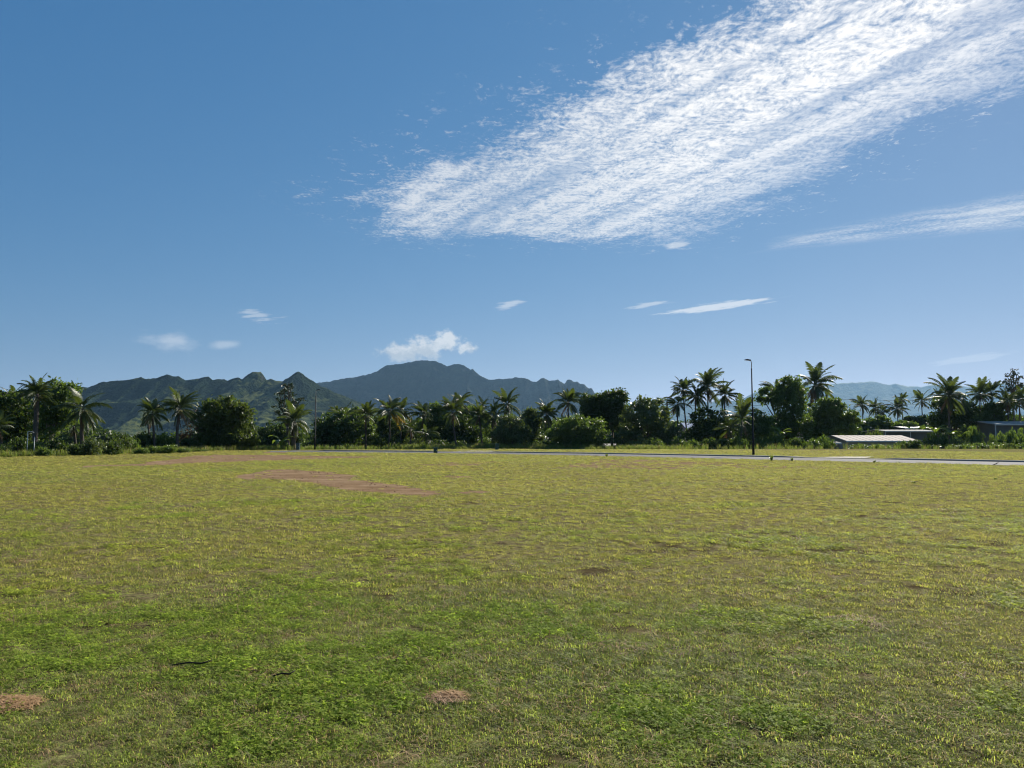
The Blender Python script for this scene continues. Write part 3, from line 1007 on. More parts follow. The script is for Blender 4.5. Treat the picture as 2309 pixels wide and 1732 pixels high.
def frond_mesh(name, th0, curl, length, seed, mat, droop=0.45, n=38, leafl=0.72, sparse=0.0):
    r = random.Random(seed)
    mb = MB()
    pts, ang = [], []
    p, a = Vector((0, 0, 0)), R(th0)
    seg = 14
    side = r.uniform(-0.25, 0.25)
    for i in range(seg + 1):
        pts.append(p.copy())
        ang.append(a)
        p = p + Vector((math.cos(a), side * (i / seg) * 0.35, math.sin(a))) * (length / seg)
        a -= R(curl) / seg * (0.5 + 1.0 * i / seg)
    mb.tube(pts, [0.035 * (1 - 0.8 * i / seg) + 0.006 for i in range(seg + 1)], 4, False)
    V, F = list(mb.v), [tuple(f) for f in mb.f]
    for i in range(n):
        t = 0.13 + 0.87 * (i + 0.5) / n
        f = t * seg
        k = min(int(f), seg - 1)
        q = pts[k].lerp(pts[k + 1], f - k)
        tan = (pts[k + 1] - pts[k]).normalized()
        nor = Vector((-tan.z, 0, tan.x)).normalized()
        for sgn in (-1, 1):
            if r.random() < sparse:
                continue
            ll = leafl * (math.sin(math.pi * min(1, 0.12 + t * 0.9)) ** 0.55) * r.uniform(0.8, 1.15) * (1 - 0.25 * t)
            dr = droop * r.uniform(0.6, 1.4)
            d = (tan * (0.45 + 0.45 * t) + Vector((0, sgn, 0)) * 0.85 + nor * 0.16).normalized()
            d1 = (d + Vector((0, 0, -dr * 0.5))).normalized()
            d2 = (d + Vector((0, 0, -dr * 1.7))).normalized()
            w = (tan * 0.038 + nor * 0.010)
            m_ = q + d1 * ll * 0.5
            e = m_ + d2 * ll * 0.5
            b = len(V)
            V += [tuple(q - w * 0.7), tuple(q + w * 0.7), tuple(m_ + w), tuple(m_ - w), tuple(e)]
            F += [(b, b + 1, b + 2, b + 3), (b + 3, b + 2, b + 4)]
    me = bpy.data.meshes.new(name)
    me.from_pydata([tuple(v) for v in V], [], F)
    me.materials.append(mat)
    return me


FROND = {
    'up': [frond_mesh('frond', 84 - 7 * k, 40 + 14 * k, 2.9, 10 + k, M['frond'], 0.35) for k in range(4)],
    'mid': [frond_mesh('frond', 56 - 9 * k, 84 + 12 * k, 3.1, 20 + k, M['frond'], 0.85) for k in range(4)],
    'low': [frond_mesh('frond', 22 - 10 * k, 74 + 8 * k, 3.0, 30 + k, M['frond'], 1.15) for k in range(4)],
    'hang': [frond_mesh('frond', -22 - 14 * k, 46, 2.8, 40 + k, M['frond'], 0.6) for k in range(2)],
    'dead': [frond_mesh('frond', -55 - 8 * k, 26, 2.3, 50 + k, M['frond_dead'], 0.5, 24, 0.5, 0.25) for k in range(2)],
    'yellow': [frond_mesh('frond', -8 - 16 * k, 62, 2.8, 60 + k, M['frond_yellow'], 0.7) for k in range(2)],
}
COCO = None


def palm(label, dist, hub, foot, reach, n=20, dead=2, yellow=0, lean=0.0, wind=0.0, up=0.26, droop=1.0, seed=None, group='coconut palms in the tree line', trunk_r=0.13, coco=True, young=False):
    """hub (px, py) of the crown, foot px of the trunk, reach in px of the fronds"""
    global COCO
    sd = seed if seed is not None else sum(map(ord, label))
    r = random.Random(sd)
    fx = at(foot, 984, dist).x
    fz = hz(fx, dist)
    h = at(hub[0], hub[1], dist)
    t = empty('coconut_palm', (fx, dist, fz))
    tag(t, label, 'palm tree', group)
    top = Vector((h.x - fx, r.uniform(-0.4, 0.4), h.z - fz))
    # trunk: a slight bow, swollen foot, leaf scars
    mb = MB()
    m = 12
    P, rad = [], []
    bow = r.uniform(-0.25, 0.25) + lean
    for i in range(m + 1):
        s = i / m
        P.append(Vector((top.x * s ** 1.25 + bow * math.sin(math.pi * s), top.y * s, -0.3 + (top.z + 0.3) * s)))
        rad.append(trunk_r * (1.0 + 0.7 * max(0, 0.12 - s) / 0.12 + 0.08 * (i % 2) - 0.30 * s))
    mb.tube(P, rad, 8)
    mb.build('trunk', M['palm_trunk'], t, True)
    k = reach * dist / FPX / 2.6
    crown = Euler((r.gauss(0, 0.16), 0.10 + r.gauss(0, 0.16), 0)).to_matrix()   # each crown nods its own way, a little downwind
    full = r.uniform(1.15, 1.7)
    fronds = []
    n = int(n * full)
    up *= 0.85
    for i in range(n):
        s = (i + 0.5) / n
        if s < up: kind = 'up'
        elif s < up + 0.28: kind = 'mid'
        elif s < up + 0.28 + 0.26 * droop: kind = 'low'
        else: kind = 'hang' if droop > 0.5 else 'low'
        fronds.append((kind, i * 2.39996 + r.uniform(-0.3, 0.3)))
    for i in range(dead + r.randint(0, 4)):
        fronds.append(('dead', r.uniform(0, 6.28)))
    for i in range(yellow):
        fronds.append(('yellow', r.uniform(-0.9, 0.9)))
    for kind, az in fronds:
        if wind:
            az = math.atan2(math.sin(az), math.cos(az))
            az = az * (1 - wind * 0.5)
        o = bpy.data.objects.new('dead_frond' if kind == 'dead' else 'frond', r.choice(FROND[kind]))
        link(o, t)
        sc = k * r.uniform(0.70, 1.18) * (1.0 if kind != 'dead' else 0.9)
        o.location = top + Vector((math.cos(az), math.sin(az), 0)) * 0.08 + Vector((0, 0, {'up': 0.10, 'mid': 0.05, 'low': -0.05, 'hang': -0.15, 'dead': -0.3, 'yellow': -0.2}[kind]))
        o.rotation_euler = (crown @ Euler((r.gauss(0, 0.28), r.gauss(0.05, 0.20), az + r.gauss(0, 0.3))).to_matrix()).to_euler()
        o.scale = (sc, sc, sc)
        if kind == 'yellow':
            o["label"] = 'yellowed hanging frond'
        elif kind == 'dead':
            o["label"] = 'brown dry hanging frond'
    if coco and not young:
        if COCO is None:
            bm = bmesh.new()
            for q in range(7):
                a = q * 0.9
                bmesh.ops.create_icosphere(bm, subdivisions=1, radius=0.12, matrix=Matrix.Translation((0.16 * math.cos(a), 0.16 * math.sin(a), -0.12 * (q % 3))))
            COCO = bpy.data.meshes.new('coconut_cluster')
            bm.to_mesh(COCO)
            bm.free()
            COCO.materials.append(M['coconut'])
        for q in range(2):
            a = r.uniform(0, 6.28)
            o = link(bpy.data.objects.new('coconut_cluster', COCO), t)
            o.location = top + Vector((0.22 * math.cos(a), 0.22 * math.sin(a), -0.30))
    return t


# ------------------------------------------------------------------ palms, left to right
palm('cropped coconut palm at the far left edge with a ragged skirt', 62, (2, 962), 4, 34, 14, 6, up=0.2)
palm('dark coconut palm behind the tallest left palm, fronds merging into trees', 74, (33, 902), 30, 40, 18, 2)
palm('tallest coconut palm of the left group, thick trunk and upswept fronds', 68, (80, 888), 77, 43, 22, 3, up=0.42, trunk_r=0.24)
palm('small low coconut palm left of the drooping palm at the left', 76, (168, 962), 170, 27, 14, 2, up=0.35, young=True)
palm('coconut palm with long drooping arms and shaggy trunk beside the left trees', 66, (189, 921), 188, 54, 15, 7, up=0.28, trunk_r=0.17)
palm('coconut palm with slim pale trunk, left one of the pair before the hills', 80, (343, 932), 349, 40, 19, 2, up=0.36)
palm('coconut palm with thick shaggy neck, right one of the pair before the hills', 82, (403, 921), 404, 46, 19, 6, up=0.36, trunk_r=0.17)
palm('thin palm trunk behind the left one of the pair before the hills', 92, (334, 940), 334, 20, 9, 2, up=0.2, coco=False)
palm('squat coconut palm with hanging dry fronds below the feathery conifer', 92, (662, 950), 664, 44, 22, 7, up=0.30, trunk_r=0.27)
palm('coconut palm at the left end of the central thicket', 108, (776, 940), 783, 34, 18, 2)
palm('small palm crown showing above the central thicket left end', 116, (760, 930), 763, 20, 12, 0, up=0.5)
palm('upright coconut palm left of the yellowing palm', 107, (827, 936), 826, 32, 18, 4, up=0.44)
palm('coconut palm with bright yellow hanging fronds', 106, (878, 928), 875, 40, 18, 2, 9, up=0.36)
palm('coconut palm just behind the yellowing palm on its right', 114, (906, 926), 904, 32, 16, 2, 3, up=0.3)
palm('low palm with arching fronds in the thicket right of the yellowing palm', 104, (925, 966), 925, 26, 14, 2)
palm('dark coconut palm left of the slim leaning trunk', 113, (956, 932), 957, 32, 19, 1, up=0.36)
palm('low palm with trailing fronds near the green cabinet on the road edge', 106, (960, 978), 960, 28, 13, 3, up=0.2, young=True)
palm('coconut palm with a slim leaning trunk above the tall grass', 106, (1020, 928), 1031, 38, 22, 2, up=0.38)
palm('taller palm crown rising behind the slim leaning trunk', 118, (1039, 906), 1040, 30, 18, 1, up=0.36)
palm('coconut palm with slim trunk left of the far green cabinet', 108, (1079, 935), 1088, 30, 18, 2, up=0.3)
palm('small palm top peeping out behind the slim trunks', 122, (1090, 914), 1090, 18, 12, 0, up=0.5)
palm('coconut palm with pale hanging fronds behind the far green cabinet', 110, (1113, 938), 1112, 34, 17, 6, up=0.3)
palm('broad coconut palm with drooping tips right of the far green cabinet', 114, (1144, 912), 1150, 41, 18, 1, up=0.34)
palm('coconut palm with upright spiky crown left of the tall dark palm', 109, (1232, 934), 1238, 33, 20, 4, up=0.46)
palm('tall dark coconut palm left of the big round tree', 114, (1281, 907), 1285, 41, 19, 2, up=0.36)
palm('leaning palm with drooping fronds beside the left utility pole', 116, (1528, 910), 1532, 34, 18, 4, up=0.2)
palm('slim palm with narrow upright crown right of the left utility pole', 118, (1541, 878), 1556, 32, 18, 3, up=0.42)
palm('palm with long hanging fronds in the middle of the tall palm clump', 120, (1569, 892), 1572, 35, 18, 6, up=0.28)
palm('largest palm of the tall clump left of the street lamp', 121, (1596, 872), 1600, 46, 26, 4, up=0.40)
palm('palm with tidy fan of fronds at the right of the tall clump', 119, (1634, 890), 1630, 36, 20, 3, up=0.30)
palm('young palm with upright feathery fronds just left of the street lamp', 107, (1672, 946), 1672, 52, 13, 2, up=0.55, young=True)
palm('second young palm with arching fronds left of the street lamp', 108, (1645, 965), 1645, 40, 11, 1, up=0.3, young=True)
palm('palm standing behind the bushy tree right of the street lamp', 122, (1750, 886), 1756, 38, 18, 2, up=0.40)
palm('tall palm with dry brown skirt and fronds blown to the right', 130, (1838, 868), 1836, 50, 17, 14, up=0.34, wind=0.55, lean=0.2)
palm('small palm beneath the tall palm with the dry skirt', 132, (1824, 922), 1824, 22, 12, 1, up=0.4, young=True)
palm('far palm standing leftmost of the distant row over the roofs', 172, (1945, 912), 1948, 24, 18, 2, up=0.32)
palm('far palm second in the distant row over the roofs', 175, (1974, 919), 1976, 24, 18, 2, up=0.32)
palm('short far palm third in the distant row over the roofs', 172, (1988, 928), 1990, 20, 15, 3, up=0.2)
palm('bushy far palm below the taller slim far palm', 170, (2022, 921), 2024, 27, 20, 3, up=0.28)
palm('slim far palm with bare trunk behind the bushy far palm', 180, (2034, 900), 2039, 19, 17, 1, up=0.36)
palm('lone far palm with leaning bare trunk over the round bush', 170, (2078, 904), 2093, 27, 19, 2, up=0.36, lean=-0.3)
palm('large spreading palm at the right side before the far range', 112, (2138, 892), 2142, 48, 26, 3, up=0.36, trunk_r=0.2)
palm('small palm half hidden behind the large spreading palm', 124, (2113, 893), 2115, 24, 14, 1, up=0.36)
palm('bushy palm between the large spreading palm and the narrow crowned palm', 118, (2206, 888), 2206, 32, 20, 3, up=0.30)
palm('palm with narrow upright crown left of the far right conifer', 120, (2238, 884), 2238, 30, 17, 2, up=0.42)
palm('palm with star shaped crown under the far right conifer', 116, (2270, 905), 2271, 30, 19, 3, up=0.30)
palm('palm at the right edge beside the house with pale roof', 118, (2300, 900), 2301, 32, 18, 3, up=0.3)

# ------------------------------------------------------------------ broadleaf trees and conifers
tree('broadleaf_tree', 'dark leafy tree at the left edge behind the palms', 72, 20,
     [(8, 925, 36, 42), (40, 935, 36, 40), (20, 975, 46, 38), (60, 960, 36, 44), (-20, 950, 30, 50)], 'leaf_dark', 0.22, 1.5)
tree('broadleaf_tree', 'tall leafy tree with pale crooked trunk right of the tallest left palm', 71, 118,
     [(118, 880, 30, 20), (142, 888, 26, 24), (100, 905, 30, 30), (150, 915, 22, 28), (128, 930, 32, 30), (108, 955, 30, 28), (146, 950, 18, 20)], 'leaf_mid', 0.22, 1.5, bark='bark_pale')
tree('broadleaf_tree', 'big round dark tree with foliage down to the ground, left of the conifer', 87, 508,
     [(508, 925, 42, 26), (480, 940, 38, 36), (535, 945, 30, 36), (505, 960, 50, 42), (478, 985, 40, 32), (530, 990, 46, 28), (552, 930, 12, 16), (556, 990, 22, 22), (505, 1000, 50, 18)], 'leaf_olive', 0.26, 1.5, 0.62, 26)
tree('broadleaf_tree', 'brownish dry bushy tree hugging the left side of the big round tree', 88, 446,
     [(446, 962, 22, 24), (440, 988, 26, 22), (455, 1000, 24, 14)], 'leaf_dry', 0.20, 1.3, 0.5, 20)
tree('conifer_tree', 'feathery open conifer with tiered branches above the squat palm', 104, 652,
     [(651, 866, 11, 6), (658, 873, 10, 6), (641, 877, 12, 6), (650, 885, 15, 6), (630, 886, 10, 5), (657, 893, 10, 6), (637, 899, 16, 6), (648, 907, 16, 5), (666, 905, 14, 5), (679, 899, 10, 5), (630, 917, 14, 5),
      (658, 915, 14, 5), (644, 922, 12, 5), (624, 929, 12, 5), (638, 934, 14, 5), (668, 925, 10, 4), (646, 940, 10, 4)],
     'leaf_needle', 0.20, 1.6, 0.26, 9, 0.8, 0.20, long=2.6, flat=0.4)
tree('broadleaf_tree', 'dark spreading tree behind the squat palm', 118, 610,
     [(585, 990, 26, 24), (612, 980, 28, 26), (640, 990, 30, 26), (560, 1000, 18, 14), (600, 1002, 40, 14), (690, 1000, 26, 18)], 'leaf_dark', 0.30, 1.2)
tree('broadleaf_tree', 'slim small tree between the big round tree and the conifer', 120, 565,
     [(569, 962, 7, 8), (563, 972, 6, 6), (570, 980, 8, 8)], 'leaf_dark', 0.24, 1.4, 0.4, 16)
tree('broadleaf_tree', 'rounded dark tree right of the far street lamp', 104, 745,
     [(744, 968, 26, 30), (760, 955, 26, 24), (732, 985, 22, 28), (770, 985, 36, 30), (745, 1000, 34, 16), (790, 975, 24, 34)], 'leaf_dark', 0.28, 1.4)
tree('broadleaf_tree', 'leafy tree filling the gap between the palms of the central thicket', 113, 800,
     [(797, 938, 18, 14), (808, 950, 22, 18), (790, 965, 26, 26), (815, 975, 26, 28), (835, 985, 20, 24), (805, 1000, 36, 14)], 'leaf_mid', 0.28, 1.3)
tree('broadleaf_tree', 'dark tree behind the yellowing palm', 117, 870,
     [(855, 968, 26, 26), (885, 970, 24, 28), (915, 975, 26, 26), (870, 995, 40, 16), (925, 995, 26, 16)], 'leaf_dark', 0.28, 1.3)
tree('broadleaf_tree', 'light green leafy tree between palms above the near green cabinet', 116, 985,
     [(986, 920, 12, 12), (985, 940, 20, 18), (970, 955, 24, 22), (1000, 950, 22, 24), (960, 980, 28, 24), (990, 985, 30, 22)], 'leaf_mid', 0.28, 1.25)
tree('broadleaf_tree', 'dark low tree behind the slim leaning palm trunk', 116, 1035,
     [(1020, 975, 30, 24), (1050, 965, 26, 28), (1065, 985, 26, 20), (1030, 995, 40, 12)], 'leaf_dark', 0.28, 1.3)
tree('broadleaf_tree', 'leafy green tree behind the palms left of the far green cabinet', 121, 1062,
     [(1055, 928, 20, 12), (1068, 940, 22, 18), (1045, 945, 18, 18), (1090, 955, 24, 22), (1070, 965, 26, 22), (1105, 975, 24, 24)], 'leaf_mid', 0.28, 1.2)
tree('broadleaf_tree', 'round glossy dark tree right behind the far green cabinet', 107, 1155,
     [(1150, 958, 24, 18), (1136, 970, 22, 22), (1168, 966, 20, 22), (1150, 984, 34, 20), (1178, 985, 18, 18), (1125, 985, 20, 16)], 'leaf_gloss', 0.26, 1.4)
tree('broadleaf_tree', 'glossy leafy tree between the round glossy tree and the spiky palm', 112, 1200,
     [(1200, 934, 14, 10), (1195, 950, 18, 18), (1208, 962, 18, 22), (1190, 975, 18, 22), (1205, 988, 22, 16)], 'leaf_gloss', 0.28, 1.2)
tree('broadleaf_tree', 'low dense dome shaped tree before the big dark tree', 104, 1312,
     [(1312, 962, 34, 22), (1282, 966, 30, 22), (1340, 974, 28, 22), (1262, 982, 26, 20), (1312, 988, 54, 18), (1352, 988, 20, 16)], 'leaf_mid', 0.25, 1.6, 0.55, 26)
tree('broadleaf_tree', 'big dark tree with forked trunk left of the pale leafy tree', 115, 1378,
     [(1335, 908, 24, 18), (1360, 904, 26, 18), (1396, 900, 20, 16), (1386, 912, 28, 22), (1345, 928, 32, 24), (1390, 935, 32, 26), (1365, 950, 36, 24), (1410, 950, 20, 26), (1330, 950, 20, 20)], 'leaf_dark', 0.30, 1.5)
tree('broadleaf_tree', 'pale glossy leafy tree right of the big dark tree', 110, 1460,
     [(1455, 915, 30, 16), (1435, 930, 26, 22), (1480, 928, 26, 24), (1455, 950, 40, 26), (1425, 965, 26, 26), (1490, 965, 30, 30), (1460, 985, 46, 22), (1510, 985, 22, 20), (1415, 990, 22, 16)], 'leaf_gloss', 0.30, 1.05, 0.6, 22)
tree('broadleaf_tree', 'dark leafy tree below the tall palm clump', 115, 1600,
     [(1590, 950, 26, 28), (1620, 960, 28, 26), (1600, 980, 36, 24), (1640, 985, 26, 22), (1565, 990, 26, 18)], 'leaf_dark', 0.30, 1.2)
tree('broadleaf_tree', 'leafy dark tree right behind the near street lamp', 113, 1705,
     [(1710, 950, 22, 26), (1730, 965, 24, 24), (1700, 980, 32, 22), (1690, 960, 18, 20)], 'leaf_mid', 0.30, 1.1)
tree('broadleaf_tree', 'tall bushy tree right of the near street lamp', 116, 1775,
     [(1780, 866, 20, 14), (1795, 878, 20, 18), (1770, 888, 22, 20), (1798, 905, 20, 24), (1775, 920, 30, 28), (1790, 945, 32, 28), (1765, 960, 32, 26), (1800, 975, 26, 26), (1730, 890, 16, 12), (1722, 902, 12, 8), (1755, 905, 14, 14)], 'leaf_mid', 0.32, 1.15)
tree('broadleaf_tree', 'wide dark bushy tree around the right utility pole', 120, 1870,
     [(1855, 925, 26, 18), (1880, 920, 22, 16), (1895, 935, 24, 20), (1870, 950, 36, 28), (1845, 955, 28, 28), (1905, 955, 24, 24), (1923, 945, 14, 14), (1880, 975, 40, 20), (1845, 980, 28, 18)], 'leaf_mid', 0.32, 1.2)
tree('broadleaf_tree', 'round dark far bush tree below the lone far palm', 165, 2074,
     [(2074, 950, 18, 13), (2062, 955, 12, 10), (2088, 954, 10, 12), (2050, 947, 10, 5)], 'leaf_dark', 0.34, 1.2)
tree('broadleaf_tree', 'far leafy tree at the foot of the distant palm row', 158, 1975,
     [(1965, 958, 18, 12), (1985, 955, 20, 14), (2010, 962, 18, 10), (1950, 966, 14, 10), (2040, 962, 22, 10)], 'leaf_mid', 0.36, 1.1)
tree('broadleaf_tree', 'dark tree under the large spreading palm', 117, 2140,
     [(2125, 925, 24, 22), (2150, 930, 28, 24), (2115, 945, 20, 18), (2140, 955, 34, 22), (2170, 950, 24, 22), (2185, 930, 22, 20)], 'leaf_dark', 0.30, 1.2)
tree('broadleaf_tree', 'upright dark leafy tree left of the right edge house', 118, 2238,
     [(2238, 925, 18, 14), (2228, 940, 18, 20), (2248, 942, 18, 22), (2238, 962, 22, 20), (2200, 940, 20, 26), (2262, 935, 14, 26)], 'leaf_mid', 0.30, 1.1)
tree('conifer_tree', 'tall sparse conifer with bare trunk at the right edge', 124, 2287,
     [(2284, 837, 8, 5), (2278, 845, 8, 5), (2292, 846, 9, 5), (2274, 853, 9, 5), (2288, 856, 12, 5), (2298, 853, 8, 5), (2268, 861, 8, 4), (2280, 865, 12, 5), (2298, 863, 9, 5), (2270, 872, 10, 4), (2290, 873, 12, 5), (2303, 871, 8, 4), (2276, 880, 9, 4), (2296, 882, 9, 4)],
     'leaf_needle', 0.22, 1.3, 0.3, 9, 0.8, 0.20, long=2.4)

# ------------------------------------------------------------------ shrubs
SHRUB = {}
for vi, (mat, sh) in enumerate((('leaf_dark', 0), ('leaf_mid', 1), ('leaf_bright', 2), ('leaf_gloss', 3), ('leaf_olive', 4))):
    r = random.Random(100 + vi)
    for k in range(2):
        lob = [(r.uniform(-0.45, 0.45), r.uniform(-0.4, 0.4), r.uniform(0.30, 0.62), r.uniform(0.38, 0.6), r.uniform(0.38, 0.6), r.uniform(0.28, 0.42)) for _ in range(6)]
        pts = clump_points(lob, 9.0, 300 + vi * 3 + k, 0.20, 16)
        pts = pts[pts[:, 2] > 0.0]
        V, F = leaf_cloud(pts, 0.105, 400 + vi + k)
        SHRUB[(mat, k)] = mesh_np('foliage', V, F, M[mat])
r = random.Random(5)
mb = MB()
for k in range(5):
    a = k * 1.26
    mb.tube([(0, 0, -0.15), (0.12 * math.cos(a), 0.12 * math.sin(a), 0.25), (0.32 * math.cos(a), 0.32 * math.sin(a), 0.55)], [0.04, 0.03, 0.012], 5)
STEM = mb.mesh('stem', M['bark'], True)


ORD = ['first', 'second', 'third', 'fourth', 'fifth', 'sixth', 'seventh', 'eighth', 'ninth', 'tenth', 'eleventh', 'twelfth']
HUE = {'leaf_dark': 'dark', 'leaf_mid': 'green', 'leaf_bright': 'bright green', 'leaf_gloss': 'glossy', 'leaf_olive': 'olive'}


def shrub_row(group, where, rows):
    rows = sorted(rows)
    for i, (px, top, w, d, mat) in enumerate(rows):
        shrub('%s bush, %s from the left %s' % (HUE[mat], ORD[i], where), px, top, w, d, mat, group)


def shrub(label, px, top, w, dist, mat='leaf_mid', group=None, k=None, base=None):
    """a bush w px wide whose top reaches py = top"""
    rr = random.Random(int(px * 7 + top))
    p = at(px, top, dist)
    z0 = hz(p.x, dist) if base is None else base
    t = empty('shrub', (p.x, dist, z0 - 0.05))
    tag(t, label, 'shrub', group)
    sx = w * dist / FPX / 1.75
    sz = max(0.35, (p.z - z0 + 0.05)) / 1.02
    for nm, me in (('foliage', SHRUB[(mat, rr.randint(0, 1) if k is None else k)]), ('stem', STEM)):
        o = link(bpy.data.objects.new(nm, me), t)
        o.scale = (sx, min(sx, 2.6) * rr.uniform(0.8, 1.1), sz)
        o.rotation_euler = (0, 0, rr.choice([0, math.pi]) + rr.uniform(-0.4, 0.4))
    return t


G1 = 'shrubs along the left edge of the field'
shrub_row(G1, 'in the row below the palms at the left edge', ((10, 1000, 46, 60, 'leaf_dark'), (40, 985, 52, 64, 'leaf_dark'), (85, 996, 48, 63, 'leaf_mid'), (130, 990, 50, 65, 'leaf_dark'), (170, 1000, 44, 63, 'leaf_dark'), (250, 995, 48, 66, 'leaf_dark'), (275, 985, 46, 72, 'leaf_olive')))
shrub('speckled glossy shrub below the drooping left palm', 205, 985, 44, 64, 'leaf_gloss')
shrub('bright shrub at the foot of the pale crooked trunk', 100, 1005, 34, 61, 'leaf_bright')
G2 = 'bushes before the pair of palms'
shrub_row(G2, 'in the tangle behind the palm pair', ((300, 985, 50, 74, 'leaf_mid'), (320, 972, 60, 80, 'leaf_dark'), (375, 975, 60, 84, 'leaf_mid'), (420, 985, 40, 84, 'leaf_dark'), (285, 975, 40, 82, 'leaf_dark')))
G3 = 'bright low shrubs by the field edge'
shrub_row(G3, 'of the low spreading ones on the field edge', ((345, 1003, 46, 72, 'leaf_bright'), (380, 1002, 44, 73, 'leaf_bright'), (410, 1008, 36, 75, 'leaf_bright'), (318, 1007, 34, 70, 'leaf_bright'), (450, 1012, 36, 79, 'leaf_bright')))
shrub('small round weed bush right of the big round tree', 592, 1009, 16, 92, 'leaf_bright')
shrub('yellow green broad leaved plant at the foot of the squat palm', 642, 996, 20, 91, 'leaf_bright')
G4 = 'bushes filling the central thicket'
shrub_row(G4, 'in the shade under the central palms', ((725, 975, 40, 108, 'leaf_dark'), (770, 990, 46, 106, 'leaf_dark'), (815, 990, 44, 108, 'leaf_dark'), (850, 985, 40, 110, 'leaf_dark'), (890, 985, 46, 108, 'leaf_dark'), (935, 985, 46, 107, 'leaf_gloss'), (985, 990, 46, 110, 'leaf_dark'),
                          (1030, 992, 44, 111, 'leaf_dark'), (1100, 985, 40, 112, 'leaf_mid'), (1125, 990, 40, 111, 'leaf_dark'), (1200, 990, 46, 110, 'leaf_dark'), (1235, 990, 36, 108, 'leaf_dark')))
G5 = 'bushes under the palms left of the near street lamp'
shrub_row(G5, 'on the verge between pale tree and lamp', ((1400, 985, 36, 112, 'leaf_dark'), (1440, 990, 44, 104, 'leaf_gloss'), (1480, 988, 40, 104, 'leaf_mid'), (1525, 985, 44, 106, 'leaf_mid'), (1560, 990, 40, 104, 'leaf_mid'), (1600, 985, 44, 104, 'leaf_dark'), (1635, 988, 44, 104, 'leaf_dark'), (1670, 985, 40, 104, 'leaf_mid')))
G6 = 'bushes right of the near street lamp'
shrub_row(G6, 'on the verge right of the near lamp', ((1715, 985, 40, 104, 'leaf_mid'), (1750, 975, 44, 105, 'leaf_mid'), (1790, 985, 50, 103, 'leaf_dark'), (1830, 988, 44, 102, 'leaf_mid'), (1860, 980, 46, 104, 'leaf_mid')))
G7 = 'hedge bushes below the big pale roof'
shrub_row(G7, 'in the hedge before the big pale roof', ((1940, 1000, 50, 99, 'leaf_mid'), (1985, 1001, 46, 99, 'leaf_mid'), (2035, 994, 40, 99, 'leaf_mid'), (2062, 990, 34, 99, 'leaf_dark')))
shrub('tall dark shrub at the right end of the big pale roof', 2095, 976, 50, 102, 'leaf_dark')
shrub('small flowering bush with rusty leaves above the big pale roof', 1965, 968, 28, 128, 'leaf_olive')
shrub('small yellowish bush above the big pale roof', 1983, 966, 18, 127, 'leaf_bright')
G8 = 'low hedges at the right end of the verge'
shrub_row(G8, 'in the hedge before the right edge house', ((2125, 1001, 62, 99, 'leaf_olive'), (2165, 1000, 50, 99, 'leaf_bright'), (2200, 998, 54, 99, 'leaf_mid'), (2240, 998, 54, 99, 'leaf_mid'), (2275, 998, 46, 99, 'leaf_olive'), (2310, 996, 50, 99, 'leaf_mid')))
shrub('rounded feathery bush before the upright dark tree on the right', 2195, 962, 46, 106, 'leaf_mid')
shrub('smaller rounded bush left of the right edge house wall', 2238, 972, 24, 105, 'leaf_bright')
shrub('speckled pale leaved bush behind the low hedge on the right', 2160, 985, 40, 103, 'leaf_gloss')
shrub('dark bush below the banana plants on the right', 2118, 978, 44, 105, 'leaf_dark')
shrub('leafy bush at the foot of the large spreading palm', 2180, 955, 44, 110, 'leaf_dark')
shrub('thin bush under the right edge house wall', 2285, 968, 44, 104, 'leaf_mid')
shrub('leafy bush before the left corner of the right edge house', 2258, 966, 30, 106, 'leaf_bright')
shrub('green bush at the very right edge under the house eave', 2312, 966, 40, 105, 'leaf_mid')

# weeds by the road
def weed(label, px, py, hpx, mat='grass_tall'):
    x, y = gp(px, py)
    rr = random.Random(int(px))
    V, F = [], []
    h = hpx * y / FPX
    for k in range(46):
        a, l = rr.uniform(0, 6.28), h * rr.uniform(0.5, 1.15)
        t = rr.uniform(0.15, 0.75)
        d = Vector((math.cos(a), math.sin(a), 0))
        b0 = d * 0.05 * rr.random()
        m_ = b0 + d * l * t * 0.4 + Vector((0, 0, l * 0.65))
        e = b0 + d * l * t + Vector((0, 0, l * rr.uniform(0.7, 1.0)))
        s = Vector((-d.y, d.x, 0)) * 0.022
        q = len(V)
        V += [tuple(b0 - s), tuple(b0 + s), tuple(m_ + s), tuple(m_ - s), tuple(e)]
        F += [(q, q + 1, q + 2, q + 3), (q + 3, q + 2, q + 4)]
    me = bpy.data.meshes.new('weed')
    me.from_pydata(V, [], F)
    me.materials.append(M[mat])
    o = link(bpy.data.objects.new('weed', me))
    o.location = (x, y, hz(x, y))
    tag(o, label, 'weed')


weed('bright green weed clump at the road edge right of the near lamp', 1740, 1040, 15, 'banana')
weed('small weed at the road edge farther right of the near lamp', 1786, 1040, 9)
weed('low brownish weed clump on the road edge below the big roof', 1972, 1044, 7)
weed('small weed at the road edge below the pale glossy tree', 1368, 1031, 8)
weed('pale green weed tuft in the field near the right edge', 2245, 1083, 5, 'banana')
weed('pale green weed tuft in the field left of the edge tuft', 2060, 1090, 5, 'banana')


